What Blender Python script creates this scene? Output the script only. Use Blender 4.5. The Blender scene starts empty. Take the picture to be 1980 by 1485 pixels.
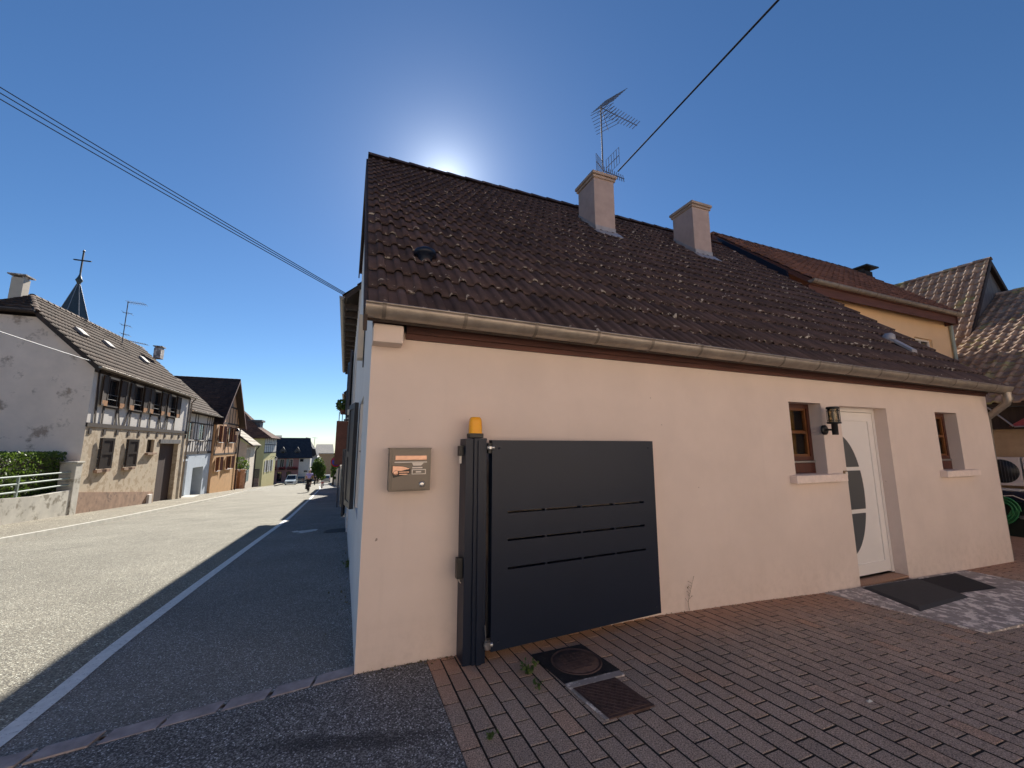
import bpy, bmesh, math, random
from mathutils import Vector, Matrix
random.seed(7)
S = bpy.context.scene
COL = S.collection
R = math.radians
# ------------------------------------------------------------------ camera model
FPX = 785.0; CX, CY = 990.0, 742.5
PIT = math.atan(119.5/785); AZ = R(22.1)
CAM = Vector((-0.15, -3.333, 1.6))
FW = Vector((math.sin(AZ)*math.cos(PIT), math.cos(AZ)*math.cos(PIT), math.sin(PIT)))
RT = Vector((math.cos(AZ), -math.sin(AZ), 0)); UP = RT.cross(FW)
def U(px, py, ax, val):
    """world point seen at a photo pixel on the plane axis=val (survey helper)"""
    d = FW*FPX + RT*(px-CX) + UP*(CY-py)
    return CAM + d*((val-CAM[ax])/d[ax])
GY = [-60, 1, 3.5, 7, 12.7, 16, 24, 44, 80, 100, 140, 600]
GZ = [0, 0, -.15, -.38, -.78, -.99, -1.5, -2.75, -5.5, -6.6, -8.0, -12.0]
def interp(x, X, Y):
    if x <= X[0]: return Y[0]
    for i in range(1, len(X)):
        if x <= X[i]: return Y[i-1] + (Y[i]-Y[i-1])*(x-X[i-1])/(X[i]-X[i-1])
    return Y[-1]
def g(y):
    return (interp(y-.6, GY, GZ)+interp(y, GY, GZ)*2+interp(y+.6, GY, GZ))/4
def hx(x): return interp(x, [2.7, 4.0, 6.0, 9.9, 14, 40], [0, -.05, -.15, -.235, -.40, -.9])
def kx(y): return interp(y, [0, 16, 30, 50, 70, 100], [-7.15, -7.2, -7.6, -9.0, -10.6, -13.0])   # left kerb line
def wx(y): return interp(y, [-8, -.3, 0.2, 12, 24, 43, 80, 110], [-2.25, -1.85, -1.79, -1.72, -1.9, -2.25, -4.2, -6])   # white edge line
# ------------------------------------------------------------------ materials
def nt(name):
    m = bpy.data.materials.new(name); m.use_nodes = True
    t = m.node_tree; b = t.nodes['Principled BSDF']
    return m, t, b
def N(t, typ, **kw):
    n = t.nodes.new(typ)
    for k, v in kw.items(): setattr(n, k, v)
    return n
def noise(t, pos, scale, detail=4, rough=.6):
    n = N(t, 'ShaderNodeTexNoise'); n.inputs['Scale'].default_value = scale
    n.inputs['Detail'].default_value = detail; n.inputs['Roughness'].default_value = rough
    t.links.new(pos, n.inputs['Vector']); return n.outputs['Fac']
def ramp(t, fac, stops):
    r = N(t, 'ShaderNodeValToRGB'); e = r.color_ramp.elements
    while len(e) < len(stops): e.new(.5)
    for el, (p, c) in zip(e, stops):
        el.position = p; el.color = (c[0], c[1], c[2], 1) if hasattr(c, '__len__') else (c, c, c, 1)
    t.links.new(fac, r.inputs['Fac']); return r.outputs['Color']
def mix(t, fac, a, b, blend='MIX'):
    m = N(t, 'ShaderNodeMix', data_type='RGBA', blend_type=blend)
    for s, v in ((m.inputs['Factor'], fac), (m.inputs['A'], a), (m.inputs['B'], b)):
        if isinstance(v, (int, float)): s.default_value = v
        elif isinstance(v, (tuple, list)): s.default_value = (v[0], v[1], v[2], 1)
        else: t.links.new(v, s)
    return m.outputs['Result']
def bump(t, b, h, strength=.3, dist=.01):
    n = N(t, 'ShaderNodeBump'); n.inputs['Strength'].default_value = strength; n.inputs['Distance'].default_value = dist
    t.links.new(h, n.inputs['Height']); t.links.new(n.outputs['Normal'], b.inputs['Normal'])
def pos(t): return N(t, 'ShaderNodeNewGeometry').outputs['Position']
def island(t): return N(t, 'ShaderNodeNewGeometry').outputs['Random Per Island']
def simple(name, c, rough=.6, metal=0, var=.12, scale=6, bs=0, bscale=80, spec=.5, stain=None, coat=0):
    """paint / plaster / metal with gentle mottling, optional stains and grain"""
    m, t, b = nt(name); p = pos(t)
    f = noise(t, p, scale, 5)
    lo = tuple(v*(1-var) for v in c); hi = tuple(min(1, v*(1+var)) for v in c)
    col = ramp(t, f, [(.3, lo), (.7, hi)])
    if stain:
        sc, thr, scol, amt = stain
        s = ramp(t, noise(t, p, sc, 8, .7), [(thr, 0), (thr+.08, amt)])
        col = mix(t, s, col, scol)
    t.links.new(col, b.inputs['Base Color'])
    b.inputs['Roughness'].default_value = rough; b.inputs['Metallic'].default_value = metal
    b.inputs['Specular IOR Level'].default_value = spec
    if coat: b.inputs['Coat Weight'].default_value = coat
    if bs: bump(t, b, noise(t, p, bscale, 3), bs, .004)
    return m
def m_wall(name, c, side=False):
    m, t, b = nt(name); p = pos(t)
    col = ramp(t, noise(t, p, 1.3, 6), [(.3, tuple(v*.94 for v in c)), (.7, tuple(min(1, v*1.05) for v in c))])
    # splash dirt along the foot, streaks
    sx = N(t, 'ShaderNodeSeparateXYZ'); t.links.new(p, sx.inputs[0])
    mp = N(t, 'ShaderNodeMapRange'); mp.inputs['From Min'].default_value = -.25; mp.inputs['From Max'].default_value = .45
    mp.inputs['To Min'].default_value = .55; mp.inputs['To Max'].default_value = 0
    t.links.new(sx.outputs['Z'], mp.inputs['Value'])
    d = mix(t, 1.0, mp.outputs['Result'], ramp(t, noise(t, p, 9, 8, .75), [(.45, 0), (.75, .8)]), 'MULTIPLY')
    col = mix(t, d, col, (.34, .26, .21))
    spk = ramp(t, noise(t, p, 14, 2, .4), [(.78, 0), (.80, .7)])
    col = mix(t, spk, col, (.12, .08, .06))
    vm = N(t, 'ShaderNodeMapping'); vm.inputs['Scale'].default_value = (7, 7, .35); t.links.new(p, vm.inputs['Vector'])
    st = ramp(t, noise(t, vm.outputs[0], 1.5, 5, .6), [(.58, 0), (.9, .10)])
    col = mix(t, st, col, tuple(v*.55 for v in c))
    t.links.new(col, b.inputs['Base Color']); b.inputs['Roughness'].default_value = .85; b.inputs['Specular IOR Level'].default_value = .25
    h = mix(t, .35, noise(t, p, 160, 3, .7), noise(t, p, 22, 4, .6))
    bump(t, b, h, .35, .004)
    return m
def m_asphalt(name, base, stone, dens=.5, sc=95, rough=.9, big=None, stain=None):
    m, t, b = nt(name); p = pos(t)
    v = N(t, 'ShaderNodeTexVoronoi'); v.inputs['Scale'].default_value = sc; t.links.new(p, v.inputs['Vector'])
    sep = N(t, 'ShaderNodeSeparateColor'); t.links.new(v.outputs['Color'], sep.inputs[0])
    pick = ramp(t, sep.outputs[0], [(dens-.1, 0), (dens+.25, 1)])
    col = mix(t, pick, base, stone)
    col2 = mix(t, ramp(t, sep.outputs[1], [(.93, 0), (.96, .9)]), col, tuple(min(.8, s*2.6) for s in stone))
    gap = ramp(t, v.outputs['Distance'], [(.0, 1), (.9, .45)])
    col2 = mix(t, .55, col2, gap, 'MULTIPLY')
    pat = ramp(t, noise(t, p, .7, 6, .65), [(.3, .8), (.7, 1.15)])
    col2 = mix(t, 1.0, col2, pat, 'MULTIPLY')
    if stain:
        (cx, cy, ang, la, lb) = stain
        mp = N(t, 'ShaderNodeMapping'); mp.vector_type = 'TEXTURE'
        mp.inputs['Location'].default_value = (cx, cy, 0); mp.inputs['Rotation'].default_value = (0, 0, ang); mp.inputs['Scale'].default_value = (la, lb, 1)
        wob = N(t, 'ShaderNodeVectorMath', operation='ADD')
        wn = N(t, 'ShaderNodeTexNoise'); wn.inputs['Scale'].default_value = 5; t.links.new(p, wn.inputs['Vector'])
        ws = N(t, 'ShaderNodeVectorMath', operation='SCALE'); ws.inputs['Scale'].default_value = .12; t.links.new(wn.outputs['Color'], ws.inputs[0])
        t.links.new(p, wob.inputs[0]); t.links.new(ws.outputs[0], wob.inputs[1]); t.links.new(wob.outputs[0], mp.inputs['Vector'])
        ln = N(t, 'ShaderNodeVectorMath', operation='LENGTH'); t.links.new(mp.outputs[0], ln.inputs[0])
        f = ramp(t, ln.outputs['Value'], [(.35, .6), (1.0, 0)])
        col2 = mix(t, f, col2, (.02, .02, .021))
    t.links.new(col2, b.inputs['Base Color']); b.inputs['Roughness'].default_value = rough; b.inputs['Specular IOR Level'].default_value = .3
    h = mix(t, .5, v.outputs['Distance'], noise(t, p, sc*.4, 3))
    bump(t, b, h, .9, .01)
    return m
def m_tile(name, a, c, lichen=(.60, .56, .51), amt=.6, thr=.63, moss=None, rough=.85):
    m, t, b = nt(name); p = pos(t); isl = island(t)
    col = ramp(t, isl, [(0, a), (1, c)])
    col = mix(t, 1.0, col, ramp(t, noise(t, p, 3, 6, .7), [(.3, .7), (.7, 1.25)]), 'MULTIPLY')
    uv = N(t, 'ShaderNodeUVMap'); s = N(t, 'ShaderNodeSeparateXYZ'); t.links.new(uv.outputs[0], s.inputs[0])
    edge = ramp(t, s.outputs['Y'], [(0, 1), (.35, .55), (1, .35)])
    lf = noise(t, p, 17, 3, .5)
    lf2 = mix(t, 1.0, lf, mix(t, .35, (1, 1, 1), edge, 'MULTIPLY'), 'MULTIPLY')
    l = ramp(t, lf2, [(thr, 0), (thr+.035, amt)])
    blotch = ramp(t, noise(t, p, 7.5, 6, .62), [(.69, 0), (.715, amt*.8)])
    l = mix(t, 1.0, l, blotch, 'ADD')
    l2 = mix(t, 1.0, l, ramp(t, noise(t, p, 1.1, 3), [(.35, .15), (.6, 1)]), 'MULTIPLY')
    col = mix(t, l2, col, lichen)
    if moss:
        mf = ramp(t, noise(t, p, 1.6, 6, .7), [(moss[1], 0), (moss[1]+.15, .85)])
        col = mix(t, mf, col, moss[0])
    t.links.new(col, b.inputs['Base Color']); b.inputs['Roughness'].default_value = rough; b.inputs['Specular IOR Level'].default_value = .3
    bump(t, b, noise(t, p, 90, 4, .7), .5, .004)
    return m
def m_brick():
    m, t, b = nt('clay_paver'); p = pos(t); isl = island(t)
    col = ramp(t, isl, [(0, (.38, .295, .235)), (.5, (.435, .335, .265)), (.9, (.475, .36, .28)), (1, (.52, .35, .25))])
    sp = ramp(t, noise(t, p, 130, 3, .75), [(.36, .30), (.66, 1.6)])
    col = mix(t, 1.0, col, sp, 'MULTIPLY')
    col = mix(t, ramp(t, noise(t, p, 170, 1), [(.70, 0), (.74, .7)]), col, (.72, .64, .60))
    dirt = ramp(t, noise(t, p, 1.4, 6, .7), [(.3, .8), (.65, 1.08)])
    col = mix(t, 1.0, col, dirt, 'MULTIPLY')
    # redder band along the foot of the wall
    s = N(t, 'ShaderNodeSeparateXYZ'); t.links.new(p, s.inputs[0])
    ad = N(t, 'ShaderNodeMath', operation='MULTIPLY_ADD'); ad.inputs[1].default_value = .5
    t.links.new(noise(t, p, 2.2, 4), ad.inputs[0]); t.links.new(s.outputs['Y'], ad.inputs[2])
    band = ramp(t, ad.outputs[0], [(.0, 0), (.22, .7)])
    mr = N(t, 'ShaderNodeMapRange'); mr.inputs['From Min'].default_value = -.45; mr.inputs['From Max'].default_value = .15
    t.links.new(ad.outputs[0], mr.inputs['Value'])
    fac = N(t, 'ShaderNodeMath', operation='MULTIPLY'); fac.inputs[1].default_value = .6; t.links.new(mr.outputs[0], fac.inputs[0])
    col = mix(t, fac.outputs[0], col, (.46, .23, .13))
    t.links.new(col, b.inputs['Base Color']); b.inputs['Roughness'].default_value = .9; b.inputs['Specular IOR Level'].default_value = .25
    bump(t, b, noise(t, p, 220, 3, .6), .7, .004)
    return m
def m_wood(name, a, c, axis=2, sc=3, rough=.75):
    m, t, b = nt(name); p = pos(t)
    mp = N(t, 'ShaderNodeMapping'); v = [sc*7, sc*7, sc*7]; v[axis] = sc*.5; mp.inputs['Scale'].default_value = v
    t.links.new(p, mp.inputs['Vector'])
    f = noise(t, mp.outputs[0], 1.0, 6, .65)
    col = ramp(t, f, [(.3, a), (.7, c)])
    t.links.new(col, b.inputs['Base Color']); b.inputs['Roughness'].default_value = rough
    bump(t, b, f, .4, .005); return m
def m_glass(name, c=(.02, .022, .025), rough=.05):
    m, t, b = nt(name); b.inputs['Base Color'].default_value = (*c, 1)
    b.inputs['Roughness'].default_value = rough; b.inputs['Specular IOR Level'].default_value = .8
    p = pos(t); bump(t, b, noise(t, p, 2.5, 2), .05, .02)
    return m
def m_clear(name, c=(1, 1, 1), rough=.02):
    m, t, b = nt(name); b.inputs['Base Color'].default_value = (*c, 1)
    b.inputs['Roughness'].default_value = rough; b.inputs['Transmission Weight'].default_value = 1; b.inputs['IOR'].default_value = 1.1
    return m
def m_leaf(name, a, c):
    m, t, b = nt(name)
    col = ramp(t, island(t), [(0, a), (1, c)])
    t.links.new(col, b.inputs['Base Color']); b.inputs['Roughness'].default_value = .55
    tr = N(t, 'ShaderNodeBsdfTranslucent'); t.links.new(mix(t, .5, col, (.16, .25, .03)), tr.inputs['Color'])
    ms = N(t, 'ShaderNodeMixShader'); ms.inputs[0].default_value = .35
    t.links.new(b.outputs[0], ms.inputs[1]); t.links.new(tr.outputs[0], ms.inputs[2])
    t.links.new(ms.outputs[0], t.nodes['Material Output'].inputs['Surface']); return m

M = dict(
 wall=m_wall('peach_bounce_render', (.72, .60, .53)), wallside=m_wall('white_render', (.72, .70, .68)),  # front tinted peach for the warm bounced light, street side kept white
 road=m_asphalt('sunbleached_asphalt', (.175, .163, .135), (.35, .325, .26), .4, 110),
 path=m_asphalt('dark_asphalt', (.175, .168, .155), (.35, .335, .31), .5, 165, stain=None),
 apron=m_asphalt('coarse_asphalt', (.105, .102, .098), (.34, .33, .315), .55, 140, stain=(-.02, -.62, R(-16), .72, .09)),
 leftpave=m_asphalt('worn_pavement', (.21, .185, .14), (.34, .305, .24), .45, 60),
 ground=simple('bare_ground', (.14, .12, .09), .95, var=.3, scale=2, bs=.5, bscale=20),
 kerb=simple('kerb_stone', (.52, .5, .44), .85, var=.15, scale=5, bs=.4, bscale=90),
 sett=simple('sandstone_sett', (.33, .28, .27), .85, var=.3, scale=9, bs=.6, bscale=60),
 paint=simple('road_paint', (.70, .69, .66), .7, var=.12, scale=16, bs=.3, bscale=200, stain=(45, .57, (.2, .2, .2), .7)),
 brick=m_brick(), joint=simple('paver_joint', (.022, .017, .013), .95, var=.3, scale=30, bs=.6, bscale=120),
 conc=simple('mottled_concrete', (.33, .29, .265), .9, var=.2, scale=7, bs=.4, bscale=120, stain=(9, .5, (.88, .80, .72), .9)),
 roof=m_tile('brown_roof_tile', (.056, .039, .040), (.088, .060, .059), thr=.59, amt=.75),
 tile1=m_tile('grey_brown_tile', (.06, .038, .028), (.115, .073, .052), thr=.7),
 tiledark=m_tile('dark_tile', (.035, .025, .025), (.055, .038, .036), thr=.8, amt=.3),
 tileslate=m_tile('slate_tile', (.042, .042, .05), (.06, .06, .068), thr=.9, amt=.1),
 tilered=m_tile('red_brown_tile', (.11, .055, .04), (.20, .095, .065), thr=.72, amt=.4),
 tilemoss=m_tile('mossy_tile', (.24, .16, .12), (.42, .30, .22), thr=.6, amt=.5, moss=((.40, .42, .13), .54)),
 tilepale=m_tile('pale_tile', (.42, .37, .30), (.55, .49, .41), thr=.8, amt=.2),
 zinc=simple('aged_zinc', (.34, .295, .25), .42, .55, var=.22, scale=7, bs=.15, bscale=20),
 zincseam=simple('zinc_seam', (.2, .17, .145), .5, .4, var=.2),
 lead=simple('flashing_metal', (.36, .35, .36), .5, .3, var=.15, scale=8),
 plate=simple('anthracite_steel', (.007, .013, .029), .40, .0, var=.06, scale=3, spec=.35),
 wood_red=m_wood('red_brown_beam', (.07, .028, .022), (.15, .06, .045), 0),
 wood_dark=m_wood('dark_timber', (.025, .017, .013), (.06, .038, .028), 2),
 wood_door=m_wood('barn_door_timber', (.03, .016, .013), (.075, .04, .032), 2, 4),
 wood_or=m_wood('eave_shaded_shutter', (.022, .013, .009), (.065, .034, .016), 2, 4),  # shutter wood darkened to carry the eave shadow
 wood_lit_tip=m_wood('sunlit_shutter_wood', (.30, .13, .045), (.50, .24, .09), 2, 4),  # same shutter wood, coloured as sunlit below the eave shadow
 wood_grey=m_wood('grey_planks', (.07, .065, .065), (.20, .19, .19), 2, 2.2),
 wood_win=m_wood('window_frame_wood', (.055, .014, .008), (.10, .028, .015), 2, 4, .35),
 wood_amber=m_wood('varnished_wood', (.10, .035, .010), (.20, .075, .02), 2, 4, .4),
 pvc=simple('white_door_panel', (.80, .76, .73), .35, var=.02, scale=3),
 frost=m_glass('frosted_glass', (.075, .083, .09), .32), glass=m_glass('window_glass'),
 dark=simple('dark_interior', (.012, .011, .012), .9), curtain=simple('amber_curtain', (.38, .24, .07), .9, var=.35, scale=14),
 black=simple('black_plastic', (.012, .012, .013), .45, var=.2), rubber=simple('rubber_mat', (.035, .036, .04), .8, var=.15, scale=20, bs=.4, bscale=200),
 matb=simple('coir_mat', (.014, .014, .018), .95, var=.6, scale=70, bs=.9, bscale=300),
 iron=simple('rusty_iron', (.10, .06, .05), .75, .2, var=.35, scale=20, bs=.6, bscale=90, stain=(30, .62, (.11, .05, .03), .5)),
 irond=simple('dark_iron', (.02, .018, .02), .75, .2, var=.4, scale=30, bs=.7, bscale=120, stain=(40, .6, (.12, .10, .08), .6)),
 steel=simple('steel', (.5, .5, .5), .3, .9, var=.05), aer=simple('aerial_metal', (.09, .09, .10), .75, .0, var=.15),
 amber=None, lens=m_clear('lamp_glass', (.95, .93, .9)),
 mbox=simple('taupe_mailbox', (.155, .13, .105), .38, .25, var=.05, scale=3, spec=.6),
 mbox2=simple('mailbox_copper', (.72, .42, .29), .25, .3, var=.12, scale=25), cream=simple('cream_label', (.75, .68, .6), .5, var=.05),
 sill=simple('sill_stone', (.80, .66, .58), .8, var=.1, scale=12, bs=.4, bscale=120, stain=(18, .6, (.72, .38, .26), .45)),
 bell=simple('brass_bell', (.28, .2, .12), .4, .6),
 plas1=simple('ochre_plaster', (.60, .50, .37), .9, var=.18, scale=2.4, bs=.5, bscale=30, stain=(2.4, .49, (.38, .28, .18), .8)),
 plas1b=simple('grey_gable_plaster', (.80, .67, .57), .9, var=.08, scale=1.5, bs=.4, bscale=40, stain=(1.15, .565, (.34, .25, .19), .85)),
 plinth=simple('sandstone_plinth', (.36, .235, .165), .9, var=.25, scale=4, bs=.5, bscale=25, stain=(3, .56, (.13, .09, .07), .7)),
 white=simple('white_infill', (.70, .66, .61), .85, var=.06, scale=3, bs=.2), bluew=simple('pale_blue_plaster', (.55, .62, .70), .85, var=.08, scale=3),
 orange=simple('orange_plaster', (.58, .34, .15), .85, var=.1, scale=2), peachp=simple('apricot_infill', (.66, .40, .22), .85, var=.1, scale=3),
 yellow=simple('yellow_plaster', (.66, .58, .27), .85, var=.06, scale=2), pink=simple('pink_plaster', (.42, .21, .19), .85, var=.08, scale=2),
 beige=simple('beige_plaster', (.58, .50, .40), .85, var=.1, scale=2), orangewall=simple('apricot_render', (.82, .56, .32), .85, var=.05, scale=1.5, bs=.3),
 tan=simple('tan_render', (.42, .30, .19), .9, var=.15, scale=3, bs=.3), shut=simple('navy_shutter', (.012, .019, .032), .45, var=.1),
 shutr=simple('rust_shutter', (.17, .06, .035), .7, var=.2), shutg=simple('grey_green_shutter', (.30, .36, .33), .6, var=.1),
 red=simple('red_panel', (.32, .055, .05), .55, var=.2, scale=5), flower=m_leaf('red_flower', (.35, .02, .03), (.55, .04, .05)),
 signblue=simple('sign_blue', (.02, .05, .35), .4, var=.02), signred=simple('sign_red', (.55, .02, .02), .4, var=.02),
 green=simple('hose_green', (.03, .20, .07), .45, var=.1), navy=simple('dark_blue_lid', (.012, .018, .04), .3, var=.2),
 dgreen=simple('dark_green_box', (.012, .022, .018), .4, var=.3, scale=3), unit=simple('unit_white', (.62, .56, .54), .5, var=.05),
 leaf=m_leaf('hedge_leaf', (.05, .09, .018), (.13, .21, .035)), leaf2=m_leaf('tree_leaf', (.035, .07, .015), (.12, .19, .03)),
 weed=m_leaf('weed_leaf', (.05, .09, .02), (.10, .15, .04)), dry=m_leaf('dry_stem', (.10, .07, .04), (.18, .13, .08)),
 bark=m_wood('bark', (.05, .035, .025), (.12, .09, .07), 2), carw=simple('white_car_paint', (.6, .66, .66), .2, var=.01, coat=.6),
 card=simple('dark_car_paint', (.02, .022, .04), .2, var=.01, coat=.6), carg=simple('silver_car_paint', (.5, .5, .5), .25, .2, var=.01, coat=.5),
 tyre=simple('tyre', (.015, .015, .015), .8), skin=simple('skin', (.5, .3, .22), .6), lilac=simple('lilac_shirt', (.46, .42, .78), .8, var=.06),
 shorts=simple('black_shorts', (.012, .012, .014), .8), helmet=simple('white_helmet', (.75, .75, .72), .4), jacket=simple('dark_jacket', (.03, .03, .035), .8),
 slate=simple('spire_slate', (.06, .075, .08), .5, .2, var=.25, scale=6), skyl=simple('rooflight_frame', (.30, .28, .26), .7, .0), debris=simple('debris_chip', (.6, .58, .52), .8),
 yard=simple('yard_bounce_floor', (.55, .47, .38), .9, var=.1, scale=2), facade=simple('opposite_bounce_render', (.84, .70, .58), .85, var=.05), wire=simple('cable_black', (.012, .014, .02), .6), wirew=simple('cable_white', (.6, .6, .6), .6),
 papier=simple('paper_notice', (.75, .73, .7), .8))
def m_amber():
    m, t, b = nt('amber_plastic'); b.inputs['Base Color'].default_value = (.98, .44, .01, 1); b.inputs['Roughness'].default_value = .18
    b.inputs['Subsurface Weight'].default_value = .35; b.inputs['Subsurface Radius'].default_value = (.05, .02, .002)
    w = N(t, 'ShaderNodeTexWave'); w.inputs['Scale'].default_value = 28; w.bands_direction = 'Z'; t.links.new(pos(t), w.inputs['Vector'])
    bump(t, b, w.outputs['Fac'], .3, .003); return m
M['amber'] = m_amber()
# ------------------------------------------------------------------ objects & mesh builder
def tag(o, label=None, cat=None, group=None, kind=None):
    if label: o['label'] = label
    if cat: o['category'] = cat
    if group: o['group'] = group
    if kind: o['kind'] = kind
    return o
def thing(name, label, cat, loc, group=None):
    o = bpy.data.objects.new(name, None); COL.objects.link(o); o.location = loc; o.empty_display_size = .2
    return tag(o, label, cat, group)
def wloc(o):
    v = Vector((0, 0, 0))
    while o: v += o.location; o = o.parent
    return v
class MB:
    def __init__(s): s.v = []; s.f = []; s.m = []; s.uv = {}; s.mats = []; s.sm = []
    def mi(s, m):
        if m not in s.mats: s.mats.append(m)
        return s.mats.index(m)
    def face(s, pts, m=0, uv=None, smooth=False):
        i = len(s.v); s.v += [tuple(p) for p in pts]; s.f.append(tuple(range(i, i+len(pts)))); s.m.append(m); s.sm.append(smooth)
        if uv: s.uv[len(s.f)-1] = uv
        return s
    def add(s, vs, fs, m=0, smooth=False):
        i = len(s.v); s.v += [tuple(p) for p in vs]
        for f in fs: s.f.append(tuple(i+k for k in f)); s.m.append(m); s.sm.append(smooth)
        return s
    def box(s, x0, x1, y0, y1, z0, z1, m=0, fr=None, bev=0):
        if bev:
            b = bev; P = []
            bm = bmesh.new(); bmesh.ops.create_cube(bm, size=1)
            for v in bm.verts: v.co = Vector(((x0+x1)/2+v.co.x*(x1-x0), (y0+y1)/2+v.co.y*(y1-y0), (z0+z1)/2+v.co.z*(z1-z0)))
            bmesh.ops.bevel(bm, geom=bm.edges[:], offset=b, segments=2, affect='EDGES', profile=.7)
            bm.verts.index_update()
            vs = [v.co.copy() for v in bm.verts]; fs = [[v.index for v in f.verts] for f in bm.faces]; bm.free()
            if fr: vs = [fr(*v) for v in vs]
            return s.add(vs, fs, m)
        vs = [(x, y, z) for z in (z0, z1) for y in (y0, y1) for x in (x0, x1)]
        if fr: vs = [fr(*v) for v in vs]
        return s.add(vs, [(0, 2, 3, 1), (4, 5, 7, 6), (0, 1, 5, 4), (2, 6, 7, 3), (0, 4, 6, 2), (1, 3, 7, 5)], m)
    def prism(s, poly, d, m=0):
        """poly: list of 3-D points (planar), extruded by vector d"""
        d = Vector(d); a = [Vector(p) for p in poly]; n = len(a)
        s.add(a+[p+d for p in a], [tuple(range(n))[::-1], tuple(range(n, 2*n))]+[(i, (i+1) % n, n+(i+1) % n, n+i) for i in range(n)], m); return s
    def tube(s, pts, r, n=8, m=0, caps=True, smooth=True):
        pts = [Vector(p) for p in pts]; rs = r if isinstance(r, (list, tuple)) else [r]*len(pts)
        rings = []
        ref = None
        for i, p in enumerate(pts):
            d = (pts[min(i+1, len(pts)-1)]-pts[max(i-1, 0)]).normalized()
            if ref is None:
                ref = Vector((0, 0, 1)) if abs(d.z) < .9 else Vector((1, 0, 0))
            a = d.cross(ref).normalized(); b = a.cross(d).normalized(); ref = b
            rings.append([p+(a*math.cos(t)+b*math.sin(t))*rs[i] for t in [2*math.pi*k/n for k in range(n)]])
        vs = [v for q in rings for v in q]
        fs = [(i*n+k, i*n+(k+1) % n, (i+1)*n+(k+1) % n, (i+1)*n+k) for i in range(len(pts)-1) for k in range(n)]
        s.add(vs, fs, m, smooth)
        if caps: s.face(rings[0], m); s.face(rings[-1][::-1], m)
        return s
    def lathe(s, c, prof, n=16, m=0, axis=2, smooth=True):
        c = Vector(c); vs = []
        for r, h in prof:
            for k in range(n):
                t = 2*math.pi*k/n; a, b = r*math.cos(t), r*math.sin(t)
                o = {2: (a, b, h), 1: (a, h, b), 0: (h, a, b)}[axis]; vs.append(c+Vector(o))
        fs = [(i*n+k, i*n+(k+1) % n, (i+1)*n+(k+1) % n, (i+1)*n+k) for i in range(len(prof)-1) for k in range(n)]
        s.add(vs, fs, m, smooth)
        if prof[0][0] > 1e-4: s.face(vs[:n], m)
        if prof[-1][0] > 1e-4: s.face(vs[-n:], m)
        return s
    def build(s, name, mat, parent=None, label=None):
        mats = mat if isinstance(mat, list) else [mat]
        off = wloc(parent) if parent else Vector((0, 0, 0))
        me = bpy.data.meshes.new(name); me.from_pydata([(v[0]-off.x, v[1]-off.y, v[2]-off.z) for v in s.v], [], s.f)
        for m in mats: me.materials.append(M[m] if isinstance(m, str) else m)
        for p in me.polygons: p.material_index = s.m[p.index]; p.use_smooth = s.sm[p.index]
        if s.uv:
            l = me.uv_layers.new(name='UVMap')
            for i, uv in s.uv.items():
                for li, c in zip(me.polygons[i].loop_indices, uv): l.data[li].uv = c
        me.validate()
        o = bpy.data.objects.new(name, me); COL.objects.link(o); o.parent = parent
        if label: o['label'] = label
        return o
def recalc(o):
    bm = bmesh.new(); bm.from_mesh(o.data); bmesh.ops.recalc_face_normals(bm, faces=bm.faces); bm.to_mesh(o.data); bm.free(); return o
def copytree(o, loc, parent=None):
    c = o.copy(); COL.objects.link(c); c.parent = parent
    if loc is not None: c.location = loc
    for ch in list(o.children): copytree(ch, None, c)
    return c
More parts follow.
